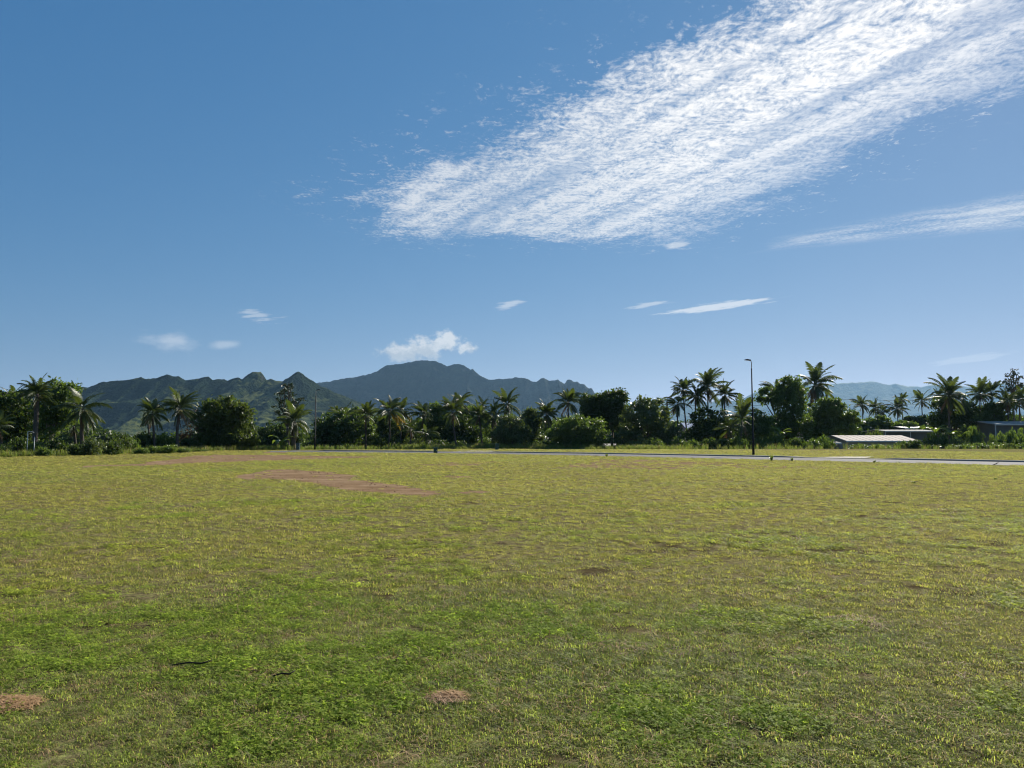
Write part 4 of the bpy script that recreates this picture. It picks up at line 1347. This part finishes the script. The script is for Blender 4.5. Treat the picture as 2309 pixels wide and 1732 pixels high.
# banana plants: broad paddle leaves
def banana_leaf(seed):
    r = random.Random(seed)
    V, F = [], []
    n = 9
    p, a = Vector((0, 0, 0)), R(r.uniform(62, 80))
    for i in range(n + 1):
        s = i / n
        w = 0.30 * math.sin(math.pi * min(1, 0.06 + s * 0.94)) ** 0.6 if i < n else 0.02
        if i < 2: w = 0.03
        V += [(p.x, -w, p.z + 0.35 * w), (p.x, 0, p.z - 0.02), (p.x, w, p.z + 0.35 * w)]
        p = p + Vector((math.cos(a), 0, math.sin(a))) * 0.24
        a -= R(9 + 7 * s)
    for i in range(n):
        b = i * 3
        F += [(b, b + 3, b + 4, b + 1), (b + 1, b + 4, b + 5, b + 2)]
    me = bpy.data.meshes.new('leaf')
    me.from_pydata(V, [], F)
    me.materials.append(M['banana'])
    return me


BAN = [banana_leaf(k) for k in range(4)]


def banana(label, px, top, dist, n=7):
    rr = random.Random(int(px))
    p = at(px, top, dist)
    z0 = hz(p.x, dist)
    H = p.z - z0
    t = empty('banana_plant', (p.x, dist, z0))
    tag(t, label, 'banana plant', 'banana plants')
    st = max(0.5, H - 2.0)
    MB().tube([(0, 0, -0.2), (0.03, 0, st * 0.5), (0, 0, st)], [0.16, 0.13, 0.09], 8).build('stem', M['banana'], t, True)
    for k in range(n):
        o = link(bpy.data.objects.new('leaf', rr.choice(BAN)), t)
        o.location = (0, 0, st - 0.1 + 0.05 * k)
        o.rotation_euler = (0, rr.uniform(-0.1, 0.35) if k else -0.15, k * 2.4 + rr.uniform(-0.3, 0.3))
        sc = rr.uniform(0.85, 1.2)
        o.scale = (sc, sc, sc)


banana('banana plant with one pale upright leaf right of the long low house', 2110, 950, 108)
banana('banana plant in the dark group below the large spreading palm', 2142, 955, 109)
banana('banana plant at the right of the dark group below the large spreading palm', 2165, 960, 108)
banana('banana plant with pale torn leaves right of the near street lamp', 1760, 955, 106)
banana('banana plant below the young palms left of the near lamp', 1648, 975, 105, 6)
banana('small banana plant at the foot of the squat palm', 634, 992, 91.5, 5)


# ------------------------------------------------------------------ tall grass beside the far verge (uncountable)
def tuft_mesh(name, n, hmin, hmax, rad, width, seed, mat, lean=0.5, lie=0.0, clump=False):
    r = np.random.default_rng(seed)
    V, F3 = [], []
    for k in range(n):
        a, ra = r.uniform(0, 6.28), rad * math.sqrt(r.random())
        b = Vector((ra * math.cos(a), ra * math.sin(a), 0))
        d0 = r.uniform(0, 6.28) if not clump else a + r.normal(0, 0.8)
        d = Vector((math.cos(d0), math.sin(d0), 0))
        l = r.uniform(hmin, hmax) * (1.0 if not clump else 1.15 - 0.55 * (ra / rad) ** 2)
        if r.random() < lie:
            t1, t2 = r.uniform(0.6, 0.9), r.uniform(0.9, 1.6)
            z1, z2 = 0.35, 0.30
        else:
            t1, t2 = lean * r.uniform(0.1, 0.5), lean * r.uniform(0.5, 1.4)
            z1, z2 = 0.62, r.uniform(0.75, 1.0)
        m_ = b + d * l * t1 * 0.5 + Vector((0, 0, l * z1))
        e = b + d * l * t2 + Vector((0, 0, l * z2))
        s = Vector((-d.y, d.x, 0)) * width * 0.5
        q = len(V)
        V += [tuple(b - s), tuple(b + s), tuple(m_ + s * 0.8), tuple(m_ - s * 0.8), tuple(e)]
        F3 += [(q, q + 1, q + 2), (q, q + 2, q + 3), (q + 3, q + 2, q + 4)]
    return mesh_np(name, V, F3, mat)


def clover_mesh(name, n, rad, seed, mat):
    r = np.random.default_rng(seed)
    V, F = [], []
    for k in range(n):
        a, ra = r.uniform(0, 6.28), rad * math.sqrt(r.random())
        c = Vector((ra * math.cos(a), ra * math.sin(a), r.uniform(0.006, 0.032)))
        tilt = Euler((r.uniform(-0.5, 0.5), r.uniform(-0.5, 0.5), r.uniform(0, 6.28))).to_matrix()
        s = r.uniform(0.004, 0.009)
        for j in range(3):
            t = j * 2.094
            u, w = Vector((math.cos(t), math.sin(t), 0)), Vector((-math.sin(t), math.cos(t), 0))
            q = len(V)
            V += [tuple(c), tuple(c + tilt @ (u * s * 0.8 + w * s * 0.6)), tuple(c + tilt @ (u * s * 1.4)), tuple(c + tilt @ (u * s * 0.8 - w * s * 0.6))]
            F.append((q, q + 1, q + 2, q + 3))
    return mesh_np(name, V, F, mat)


def scatter(name, label, cat, protos, P, scale, idx, kind='stuff'):
    """points carrying copies of the tufts, one uncountable object"""
    col = bpy.data.collections.new(name + '_tufts')
    for i, me in enumerate(protos):
        col.objects.link(bpy.data.objects.new('%s_tuft_%02d' % (name, i), me))
    me = bpy.data.meshes.new(name)
    me.vertices.add(len(P))
    me.vertices.foreach_set('co', np.asarray(P, np.float32).ravel())
    r = np.random.default_rng(len(P))
    for nm, ty, val in (('sc', 'FLOAT', scale), ('rz', 'FLOAT', r.uniform(0, 6.283, len(P))), ('tx', 'FLOAT', r.normal(0, 0.10, len(P))), ('ix', 'INT', idx)):
        a = me.attributes.new(nm, ty, 'POINT')
        a.data.foreach_set('value', np.asarray(val, np.float32 if ty == 'FLOAT' else np.int32))
    o = link(bpy.data.objects.new(name, me))
    tag(o, label, cat, kind=kind)
    g = bpy.data.node_groups.new(name + '_nodes', 'GeometryNodeTree')
    g.interface.new_socket('Geometry', in_out='INPUT', socket_type='NodeSocketGeometry')
    g.interface.new_socket('Geometry', in_out='OUTPUT', socket_type='NodeSocketGeometry')
    n = g.nodes
    gi, go = n.new('NodeGroupInput'), n.new('NodeGroupOutput')
    iop = n.new('GeometryNodeInstanceOnPoints')
    ci = n.new('GeometryNodeCollectionInfo')
    ci.inputs['Collection'].default_value = col
    ci.inputs['Separate Children'].default_value = True
    ci.inputs['Reset Children'].default_value = True
    def attr(nm, ty):
        q = n.new('GeometryNodeInputNamedAttribute')
        q.data_type = ty
        q.inputs['Name'].default_value = nm
        return q.outputs['Attribute']
    cb = n.new('ShaderNodeCombineXYZ')
    g.links.new(attr('tx', 'FLOAT'), cb.inputs[0])
    g.links.new(attr('rz', 'FLOAT'), cb.inputs[2])
    er = n.new('FunctionNodeEulerToRotation')
    g.links.new(cb.outputs[0], er.inputs[0])
    iop.inputs['Pick Instance'].default_value = True
    g.links.new(gi.outputs[0], iop.inputs['Points'])
    g.links.new(ci.outputs[0], iop.inputs['Instance'])
    g.links.new(attr('ix', 'INT'), iop.inputs['Instance Index'])
    g.links.new(er.outputs[0], iop.inputs['Rotation'])
    g.links.new(attr('sc', 'FLOAT'), iop.inputs['Scale'])
    g.links.new(iop.outputs[0], go.inputs[0])
    md = o.modifiers.new('scatter', 'NODES')
    md.node_group = g
    return o


def build_lawn():
    r = np.random.default_rng(77)
    protos = [tuft_mesh('lawn_grass', 60, 0.012, 0.034, 0.084, 0.0044, 500 + k, M['grass'], 1.5, 0.15, True) for k in range(5)]
    protos += [clover_mesh('lawn_clover', 80, 0.10, 520 + k, M['clover']) for k in range(2)]
    protos += [tuft_mesh('lawn_straw', 16, 0.03, 0.10, 0.10, 0.0030, 530, M['straw'], 0.8, 0.85)]
    # distance from where one stands: dense close by, thinning out
    rr = np.concatenate([np.sqrt(r.uniform(0.0, 1, 18500)) * 8.5, ])
    n2 = 90000
    e = 0.72
    u = r.random(n2)
    rr = np.concatenate([rr, (8.5 ** e + u * (92 ** e - 8.5 ** e)) ** (1 / e)])
    th = r.uniform(R(-52), R(52), len(rr))
    th[:8000] = r.uniform(R(-62), R(62), 8000)
    x, y = rr * np.sin(th), rr * np.cos(th) - 0.5
    keep = (plateau(x, y) > -2.2) & (poly_sd(x, y, ROAD_POLY) < -0.25)
    x, y, rr = x[keep], y[keep], rr[keep]
    d = dirt_amount(x, y)
    thin = fbm(x / 0.55, y / 0.55, 3, 91)
    tn = torn_amount(x, y)
    keep = (r.random(len(x)) > sstep(d + (thin - 0.5) * 0.5, 0.25, 0.70) * 0.985) & (r.random(len(x)) > sstep(tn, 0.28, 0.72) * 0.92)
    x, y, rr, thin = x[keep], y[keep], rr[keep], thin[keep]
    z = height(x, y)
    sc = np.interp(rr, [0, 8, 30, 90], [1.0, 1.15, 1.9, 3.2]) * r.uniform(0.65, 1.25, len(x)) * (0.72 + 0.6 * fbm(x / 1.3, y / 1.3, 3, 33))
    idx = r.integers(0, 5, len(x))
    clv = fbm(x / 1.1, y / 1.1, 4, 61) + 0.14 * np.exp(-(((x + 1.4) / 3.5) ** 2 + ((y - 4.6) / 2.5) ** 2))
    isc = (r.random(len(x)) < sstep(clv, 0.48, 0.70) * 0.42) & (rr < 20)
    idx[isc] = r.integers(5, 7, isc.sum())
    st = (r.random(len(x)) < 0.045) & (rr < 30)
    idx[st] = 7
    scatter('lawn_grass', 'short mown grass with clover and dry clippings covering the field', 'grass', protos, np.stack([x, y, z - 0.003], 1), sc, idx)


build_lawn()


def build_clods():
    """crumbs of dry earth lying on the bare patches"""
    r = np.random.default_rng(31)
    protos = []
    for k in range(4):
        bm = bmesh.new()
        bmesh.ops.create_icosphere(bm, subdivisions=1, radius=0.03)
        for v in bm.verts:
            v.co *= r.uniform(0.65, 1.3)
            v.co.z *= 0.6
        me = bpy.data.meshes.new('clod')
        bm.to_mesh(me)
        bm.free()
        me.materials.append(M['clod'])
        protos.append(me)
    n = 24000
    x, y = r.uniform(-34, 34, n), r.uniform(16, 74, n)
    d = dirt_amount(x, y)
    keep = (r.random(n) < sstep(d, 0.25, 0.75) * (0.15 + 0.85 * sstep(fbm(x / 1.2, y / 1.2, 3, 15), 0.45, 0.65))) & (poly_sd(x, y, ROAD_POLY) < -0.3)
    x, y = x[keep][:5000], y[keep][:5000]
    s = r.uniform(0.4, 1.0, len(x)) ** 2 * 1.2
    scatter('soil_clods', 'small crumbs of reddish earth scattered over the bare patches', 'soil', protos, np.stack([x, y, height(x, y) + 0.004], 1), s, r.integers(0, 4, len(x)))


M['clod'] = simple_mat('clod', (0.20, 0.125, 0.068), 0.95, 0.1, 0, 0.4, 12.0)
build_clods()


def build_tall_grass():
    r = np.random.default_rng(5)
    protos = [tuft_mesh('tall_grass', 26, 0.35, 0.95, 0.30, 0.030, 600 + k, M['grass_tall'], 0.5) for k in range(4)]
    P, S = [], []
    n = 5200
    x = r.uniform(-30, 66, n)
    y = y_far(x) + r.uniform(-2.2, 6.0, n)
    a = np.interp(x, [-30, -18, -12, 18, 24, 66], [0.0, 0.15, 1.0, 0.95, 0.10, 0.06])
    keep = r.random(n) < a * (0.4 + fbm(x / 3, y / 3, 3, 5))
    x, y = x[keep], y[keep]
    s = r.uniform(0.55, 1.2, len(x)) * (0.6 + 0.7 * fbm(x / 2.5, y / 2.5, 3, 6)) * np.interp(y - y_far(x), [-2.2, 0.5, 6], [0.45, 1.0, 1.25])
    scatter('tall_grass', 'unmown tall grass along the far verge below the palms', 'grass', protos, np.stack([x, y, height(x, y)], 1), s, r.integers(0, 4, len(x)))
    # left edge
    n = 1500
    y = r.uniform(40, 98, n)
    x = x_left(y) - r.uniform(-0.8, 4.0, n)
    s = r.uniform(0.4, 0.9, n)
    scatter('edge_grass', 'rough grass along the left edge of the field', 'grass', protos, np.stack([x, y, height(x, y)], 1), s, r.integers(0, 4, n))


build_tall_grass()


def build_woods():
    """the mass of bushes and trees far behind, seen only through gaps"""
    r = np.random.default_rng(9)
    lob = []
    for k in range(190):
        y = r.uniform(150, 330)
        px = r.uniform(-250, 2560)
        x = (px - CXP) / FPX * y
        top = np.interp(px, [-250, 0, 180, 250, 450, 560, 690, 740, 1000, 1300, 1420, 1560, 1700, 1900, 1950, 2080, 2120, 2560], [945, 940, 955, 985, 985, 978, 975, 955, 948, 950, 950, 955, 950, 955, 962, 962, 945, 940]) + r.uniform(-4, 10)
        zt = CAM_H + (984 - top) / FPX * y
        z0 = hz(x, y)
        h = max(1.2, zt - z0)
        w = h * r.uniform(0.7, 1.3)
        lob.append((x, y, z0 + h * 0.55, w, w * 0.7, h * 0.5))
    pts = clump_points(lob, 0.40, 4, 1.3, 18)
    V, F = leaf_cloud(pts, 0.75, 8)
    o = link(bpy.data.objects.new('far_woods', mesh_np('far_woods', V, F, M['leaf_dark'])))
    tag(o, 'distant dark belt of trees and bushes behind the palms', 'woods', kind='stuff')


build_woods()


# ------------------------------------------------------------------ street lamps
def street_lamp(label, px, py_base, py_top, side):
    x, y = gp(px, py_base)
    z = hz(x, y)
    H = at(px, py_top, y).z - z
    t = empty('street_lamp', (x, y, z))
    tag(t, label, 'street lamp', 'street lamps along the road')
    MB().box(-0.19, 0.19, -0.19, 0.19, -0.1, 0.03).build('base_plate', M['black_paint'], t)
    MB().tube([(0, 0, 0.0), (0, 0, 1.55), (0, 0, 1.6), (0, 0, H - 0.75)], [0.10, 0.098, 0.078, 0.048], 14).build('pole', M['black_paint'], t, True)
    MB().tube([(0, 0, H - 0.80), (0, 0, H - 0.22), (side * 0.05, 0, H - 0.10), (side * 0.14, 0, H - 0.06)], [0.034, 0.034, 0.034, 0.03], 10).build('arm', M['steel'], t, True)
    MB().box(-0.03, 0.03, -0.105, -0.06, 0.45, 0.85).build('access_door', M['black_paint'], t)
    head = MB()
    head.prism([(side * 0.06, -0.15, H - 0.10), (side * 0.56, -0.10, H - 0.035), (side * 0.60, -0.10, H - 0.005), (side * 0.40, -0.15, H + 0.045), (side * 0.08, -0.15, H - 0.01)], (0, 0.28, 0))
    hd = head.build('lamp_head', M['black_paint'], t, bevel=0.008)
    MB().prism([(side * 0.20, -0.10, H - 0.094), (side * 0.52, -0.07, H - 0.053), (side * 0.52, -0.07, H - 0.048), (side * 0.20, -0.10, H - 0.084)], (0, 0.18, 0)).build('lens', M['lens'], hd)


street_lamp('tall slim black street lamp on the right, standing by the road kerb', 1699, 1027, 811, -1)
street_lamp('slim black street lamp farther off, right of the squat palm', 710, 1013.5, 879, 1)


# ------------------------------------------------------------------ service cabinets
def cabinet(label, px, py_base, py_top, wpx, mat):
    x, y = gp(px, py_base)
    z = hz(x, y)
    w = wpx * y / FPX
    h = (py_base - py_top) * y / FPX
    t = empty('service_cabinet', (x, y, z))
    t.rotation_euler = (0, 0, 0.12)
    tag(t, label, 'cabinet', 'green service cabinets')
    MB().box(-w * 0.60, w * 0.60, -0.26, 0.26, -0.12, 0.07).build('plinth', M['concrete'], t)
    MB().box(-w / 2, w / 2, -0.22, 0.22, 0.07, h - 0.07).build('body', M[mat], t, bevel=0.015)
    MB().box(-w / 2 - 0.03, w / 2 + 0.03, -0.25, 0.25, h - 0.068, h).build('lid', M[mat], t, bevel=0.02)
    d = MB().box(-w / 2 + 0.04, w / 2 - 0.04, -0.235, -0.222, 0.11, h - 0.11).build('door', M[mat], t)
    MB().box(w / 2 - 0.10, w / 2 - 0.07, -0.26, -0.236, h * 0.45, h * 0.6).build('handle', M['steel'], d)


cabinet('green service cabinet on the near side of the road', 982, 1022.5, 1008.5, 8.6, 'green_paint')
cabinet('green service cabinet on the far verge before the tall grass', 1120.5, 1015.5, 1001, 7.6, 'green_paint')
cabinet('blue green service cabinet at the foot of the squat palm', 672, 1015.5, 999, 7.5, 'teal_paint')


# ------------------------------------------------------------------ utility poles and wires
def utility_pole(label, px, py_top, dist, arm=True):
    p = at(px, py_top, dist)
    z = hz(p.x, dist)
    H = p.z - z
    t = empty('utility_pole', (p.x, dist, z))
    tag(t, label, 'utility pole')
    MB().tube([(0, 0, -0.5), (0, 0, H * 0.5), (0, 0, H)], [0.19, 0.17, 0.14], 10).build('pole', M['pole_wood'], t, True)
    tips = []
    if arm:
        MB().box(-0.9, 0.9, -0.22, -0.14, H - 0.62, H - 0.52).build('crossarm', M['pole_wood'], t)
        for s in (-0.8, 0.8):
            MB().tube([(s, -0.18, H - 0.52), (s, -0.18, H - 0.46), (s, -0.18, H - 0.38)], [0.05, 0.07, 0.03], 8).build('insulator', M['ceramic'], t, True)
    return t, Vector((p.x, dist, z + H))


_, tipA = utility_pole('utility pole left of the palm clump, behind the pale glossy tree', 1504, 905, 128)
_, tipB = utility_pole('thick utility pole standing in the wide dark bushy tree', 1863, 890, 126, False)
_, tipC = utility_pole('utility pole mostly out of view beyond the right edge', 2420, 880, 128)


def wire(label, a, b, sag):
    pts = []
    for i in range(25):
        s = i / 24
        q = a.lerp(b, s)
        pts.append(q - Vector((0, 0, sag * 4 * s * (1 - s))))
    o = MB().tube(pts, 0.022, 4).build('power_line', M['wire'])
    tag(o, label, 'wire', 'overhead power lines')


wire('upper power line running right from the thick utility pole', tipB - Vector((0, 0, 0.75)), tipC - Vector((0, 0, 0.75)), 0.5)
wire('lower power line running right from the thick utility pole', tipB - Vector((0, 0, 1.5)), tipC - Vector((0, 0, 1.5)), 0.5)
wire('power line between the left utility pole and the thick one', tipA - Vector((0, 0, 0.5)), tipB - Vector((0, 0, 0.9)), 0.6)
# two thin posts at the far left
for px, top, lab in ((63, 973, 'thin pale pipe post with bent top in front of the left trees'), (78, 985, 'shorter thin pale pipe post in front of the left trees')):
    p = at(px, top, 62)
    z = hz(p.x, 62)
    H = p.z - z
    mb = MB().tube([(0, 0, -0.2), (0, 0, H), ], 0.028, 8)
    if top < 980:
        mb.tube([(0, 0, H - 0.02), (0.12, 0, H + 0.01), (0.5, 0, H - 0.08)], 0.024, 8)
    o = mb.build('pipe_post', M['trim_white'], None, True)
    o.location = (p.x, 62, z)
    tag(o, lab, 'post')


# ------------------------------------------------------------------ houses
def house(label, pxl, pxr, py_eave, py_ridge, dist, depth, wall, roof, gable=False, windows=(), door=None, posts=0, over=0.5, cat='house'):
    """long side to the camera; roof slopes from a ridge behind the eave"""
    a, b = at(pxl, py_eave, dist), at(pxr, py_eave, dist)
    cx = (a.x + b.x) / 2
    z0 = hz(cx, dist + depth / 2)
    W = b.x - a.x
    he = a.z - z0
    hr = max(at(pxl, py_ridge, dist + depth / 2).z - z0, he + 0.15)
    t = empty('house', (cx, dist + over, z0))
    tag(t, label, cat, 'low houses behind the verge')
    hw = W / 2 - over
    wl = MB()
    wl.box(-hw, hw, 0, depth, -0.4, he - 0.04)
    wo = wl.build('wall', M[wall], t)
    th = 0.09
    rf = MB()
    yr = depth / 2
    rf.prism([(-W / 2, -over, he), (-W / 2, yr, hr), (-W / 2, depth + over, he), (-W / 2, depth + over, he + th), (-W / 2, yr, hr + th), (-W / 2, -over, he + th)], (W, 0, 0))
    ro = rf.build('roof', M[roof], t)
    # standing ribs of the metal sheets
    n = max(4, int(W / 0.9))
    rb = MB()
    for k in range(n + 1):
        x = -W / 2 + 0.06 + (W - 0.12) * k / n
        rb.prism([(x - 0.03, -over - 0.01, he + th), (x - 0.03, yr, hr + th), (x - 0.03, yr, hr + th + 0.02), (x - 0.03, -over - 0.01, he + th + 0.02)], (0.05, 0, 0))
    rb.build('rib', M[roof], ro)
    MB().box(-W / 2, W / 2, -over - 0.05, -over - 0.012, he - 0.10, he + th - 0.01).build('fascia', M['trim_white'], ro)
    # gable infill
    for s in (-1, 1):
        MB().prism([(s * (hw - 0.02), 0.05, he - 0.06), (s * (hw - 0.02), depth - 0.05, he - 0.06), (s * (hw - 0.02), yr, hr - 0.03)], (-s * 0.08, 0, 0)).build('gable', M[wall], wo)
    for (u, w, zb, h) in windows:
        x = -hw + u * 2 * hw
        wi = MB().box(x - w / 2, x + w / 2, -0.03, -0.004, zb, zb + h).build('window', M['window_dark'], t)
        fr = MB()
        for q in ((x - w / 2 - 0.06, x - w / 2, zb - 0.06, zb + h + 0.06), (x + w / 2, x + w / 2 + 0.06, zb - 0.06, zb + h + 0.06), (x - w / 2, x + w / 2, zb + h, zb + h + 0.06), (x - w / 2, x + w / 2, zb - 0.06, zb)):
            fr.box(q[0], q[1], -0.05, -0.003, q[2], q[3])
        fr.build('frame', M['trim_white'], wi)
    if door is not None:
        x = -hw + door * 2 * hw
        d = MB().box(x - 0.42, x + 0.42, -0.035, -0.004, 0.05, 2.05).build('door', M['door_brown'], t)
        MB().box(x + 0.28, x + 0.33, -0.075, -0.037, 0.98, 1.1).build('handle', M['steel'], d)
    for k in range(posts):
        x = -W / 2 + 0.15 + (W - 0.3) * k / max(1, posts - 1)
        MB().box(x - 0.05, x + 0.05, -over + 0.05, -over + 0.15, -0.4, he - 0.01).build('post', M['trim_white'], t)
    return t


house('house with big pale pinkish roof behind the low hedge', 1908, 2075, 995.5, 983, 106, 9.0, 'wall_cream', 'roof_pink', windows=((0.2, 1.2, 0.9, 1.0), (0.7, 1.4, 0.9, 1.0)), door=0.45)
house('long low house with flat white roof edge behind the big roof', 1995, 2112, 973, 970, 136, 8.0, 'wall_blue', 'roof_white', windows=((0.15, 1.4, 1.5, 1.3), (0.42, 1.6, 1.5, 1.3), (0.75, 1.4, 1.5, 1.3)), door=0.6, posts=3)
house('house with pale sloping roof and bluish wall at the right edge', 2243, 2420, 957.5, 951, 111, 9.0, 'wall_blue', 'roof_white', windows=((0.25, 1.4, 1.6, 1.2), (0.6, 1.4, 1.6, 1.2)), door=0.42, posts=2)
house('low white roofed shed behind the verge left of the pale tree', 1338, 1412, 1008, 1002, 116, 6.0, 'wall_cream', 'roof_white', windows=((0.5, 1.0, 0.6, 0.8),), cat='shed')
house('white roofed house glimpsed left of the far green cabinet', 1076, 1132, 993, 989, 140, 7.0, 'wall_cream', 'roof_white', windows=((0.3, 1.2, 0.9, 1.1), (0.7, 1.2, 0.9, 1.1)), door=0.5)
house('small white roof glimpsed below the spiky palm', 1222, 1245, 990.5, 987, 135, 5.0, 'wall_cream', 'roof_white', windows=((0.5, 1.0, 0.9, 1.0),), cat='shed')
house('pink walled house with blue roof behind the tall palm clump', 1546, 1580, 967, 954, 142, 7.0, 'wall_pink', 'roof_blue', windows=((0.3, 1.2, 1.0, 1.2), (0.72, 1.2, 1.0, 1.2)), door=0.5)
house('low house with pale roof edge under the wide dark bushy tree', 1812, 1850, 972.5, 968, 134, 7.0, 'wall_pink', 'roof_white', windows=((0.5, 1.2, 1.0, 1.2),), door=0.3)
house('far house with grey roof behind the distant palm row', 1930, 1975, 955, 950, 205, 8.0, 'wall_blue', 'roof_grey', windows=((0.3, 1.4, 1.0, 1.2), (0.7, 1.4, 1.0, 1.2)))
house('far low house with grey roof below the round far bush', 2040, 2110, 966, 963, 152, 7.0, 'wall_blue', 'roof_grey', windows=((0.3, 1.4, 1.2, 1.2), (0.7, 1.4, 1.2, 1.2)))
house('small shed with pale eave left of the big pale roof', 1878, 1898, 1000, 998, 104, 3.0, 'wall_blue', 'roof_white', windows=((0.5, 0.5, 0.5, 0.5),), over=0.2, cat='shed')


# ------------------------------------------------------------------ small things on the lawn
def straw_heap(label, px, py, rx, n, seed):
    r = np.random.default_rng(seed)
    x0, y0 = gp(px, py)
    V, F = [], []
    for k in range(n):
        a, q = r.uniform(0, 6.28), math.sqrt(r.random())
        c = Vector((rx * q * math.cos(a), rx * 0.75 * q * math.sin(a), 0.008 + 0.020 * (1 - q * q) * r.random()))
        d = Vector((math.cos(b := r.uniform(0, 6.28)), math.sin(b), r.uniform(-0.12, 0.35))) * r.uniform(0.025, 0.07)
        s = Vector((-d.y, d.x, 0)).normalized() * 0.0022
        m_ = c + Vector((0, 0, 0.008))
        i = len(V)
        V += [tuple(c - d - s), tuple(c - d + s), tuple(m_ + s), tuple(m_ - s), tuple(c + d)]
        F += [(i, i + 1, i + 2), (i, i + 2, i + 3), (i + 3, i + 2, i + 4)]
    o = link(bpy.data.objects.new('straw_heap', mesh_np('straw_heap', V, F, M['straw'])))
    o.location = (x0, y0, hz(x0, y0))
    tag(o, label, 'straw heap')


straw_heap('small heap of pale dry straw on the grass near the middle', 1010, 1578, 0.135, 700, 3)
straw_heap('heap of dry straw at the left edge of the foreground', 8, 1592, 0.20, 1100, 4)
straw_heap('thin scatter of grey dry clippings in the right foreground', 1935, 1405, 0.30, 170, 5)
straw_heap('thin scatter of dry clippings left of the middle foreground', 600, 1520, 0.24, 130, 6)
straw_heap('dry clippings scattered ahead of the small straw heap', 1400, 1462, 0.28, 110, 8)
for px, py, ln, rot, lab in ((432, 1512, 0.26, 0.12, 'short dark stick lying in the grass on the left'), (640, 1538, 0.14, 0.25, 'thin dark twig lying beside dry clippings')):
    x, y = gp(px, py)
    o = MB().tube([(-ln / 2, 0, 0.035), (-ln * 0.1, 0.012, 0.045), (ln * 0.25, 0.0, 0.040), (ln / 2, 0.02, 0.055)], [0.004, 0.006, 0.006, 0.003], 6).build('stick', M['twig'], None, True)
    o.location = (x, y, hz(x, y))
    o.rotation_euler = (0, 0, rot)
    tag(o, lab, 'stick')
# curled dead leaf by the road
x, y = gp(2246, 1050)
mb = MB()
V = [(-0.2, 0, 0.02), (-0.1, -0.05, 0.04), (0.0, -0.06, 0.08), (0.12, -0.03, 0.16), (0.24, 0, 0.24), (0.1, 0.06, 0.12), (-0.08, 0.06, 0.04)]
mb.prism(V, (0, 0, 0.012))
o = mb.build('dead_leaf', M['leaf_dry'])
o.location = (x, y, hz(x, y) + 0.01)
tag(o, 'curled dark dead leaf lying at the road edge far right', 'leaf')


# ------------------------------------------------------------------ the air
def build_haze():
    o = MB().box(-15200, 15200, -3000, 14200, -32, 790).build('haze', M['wire'])
    m = bpy.data.materials.new('haze')
    m.use_nodes = True
    m.node_tree.nodes.clear()
    T = NT(m.node_tree)
    out = T.node('ShaderNodeOutputMaterial')
    v = T.node('ShaderNodeVolumePrincipled')
    v.inputs['Color'].default_value = rgb(0.38, 0.67, 1.0)
    v.inputs['Density'].default_value = 4.0e-5
    v.inputs['Anisotropy'].default_value = 0.28
    T.l.new(v.outputs[0], out.inputs['Volume'])
    o.data.materials.clear()
    o.data.materials.append(m)
    tag(o, 'thin bluish haze in the air over the plain and mountains', 'haze', kind='stuff')


build_haze()
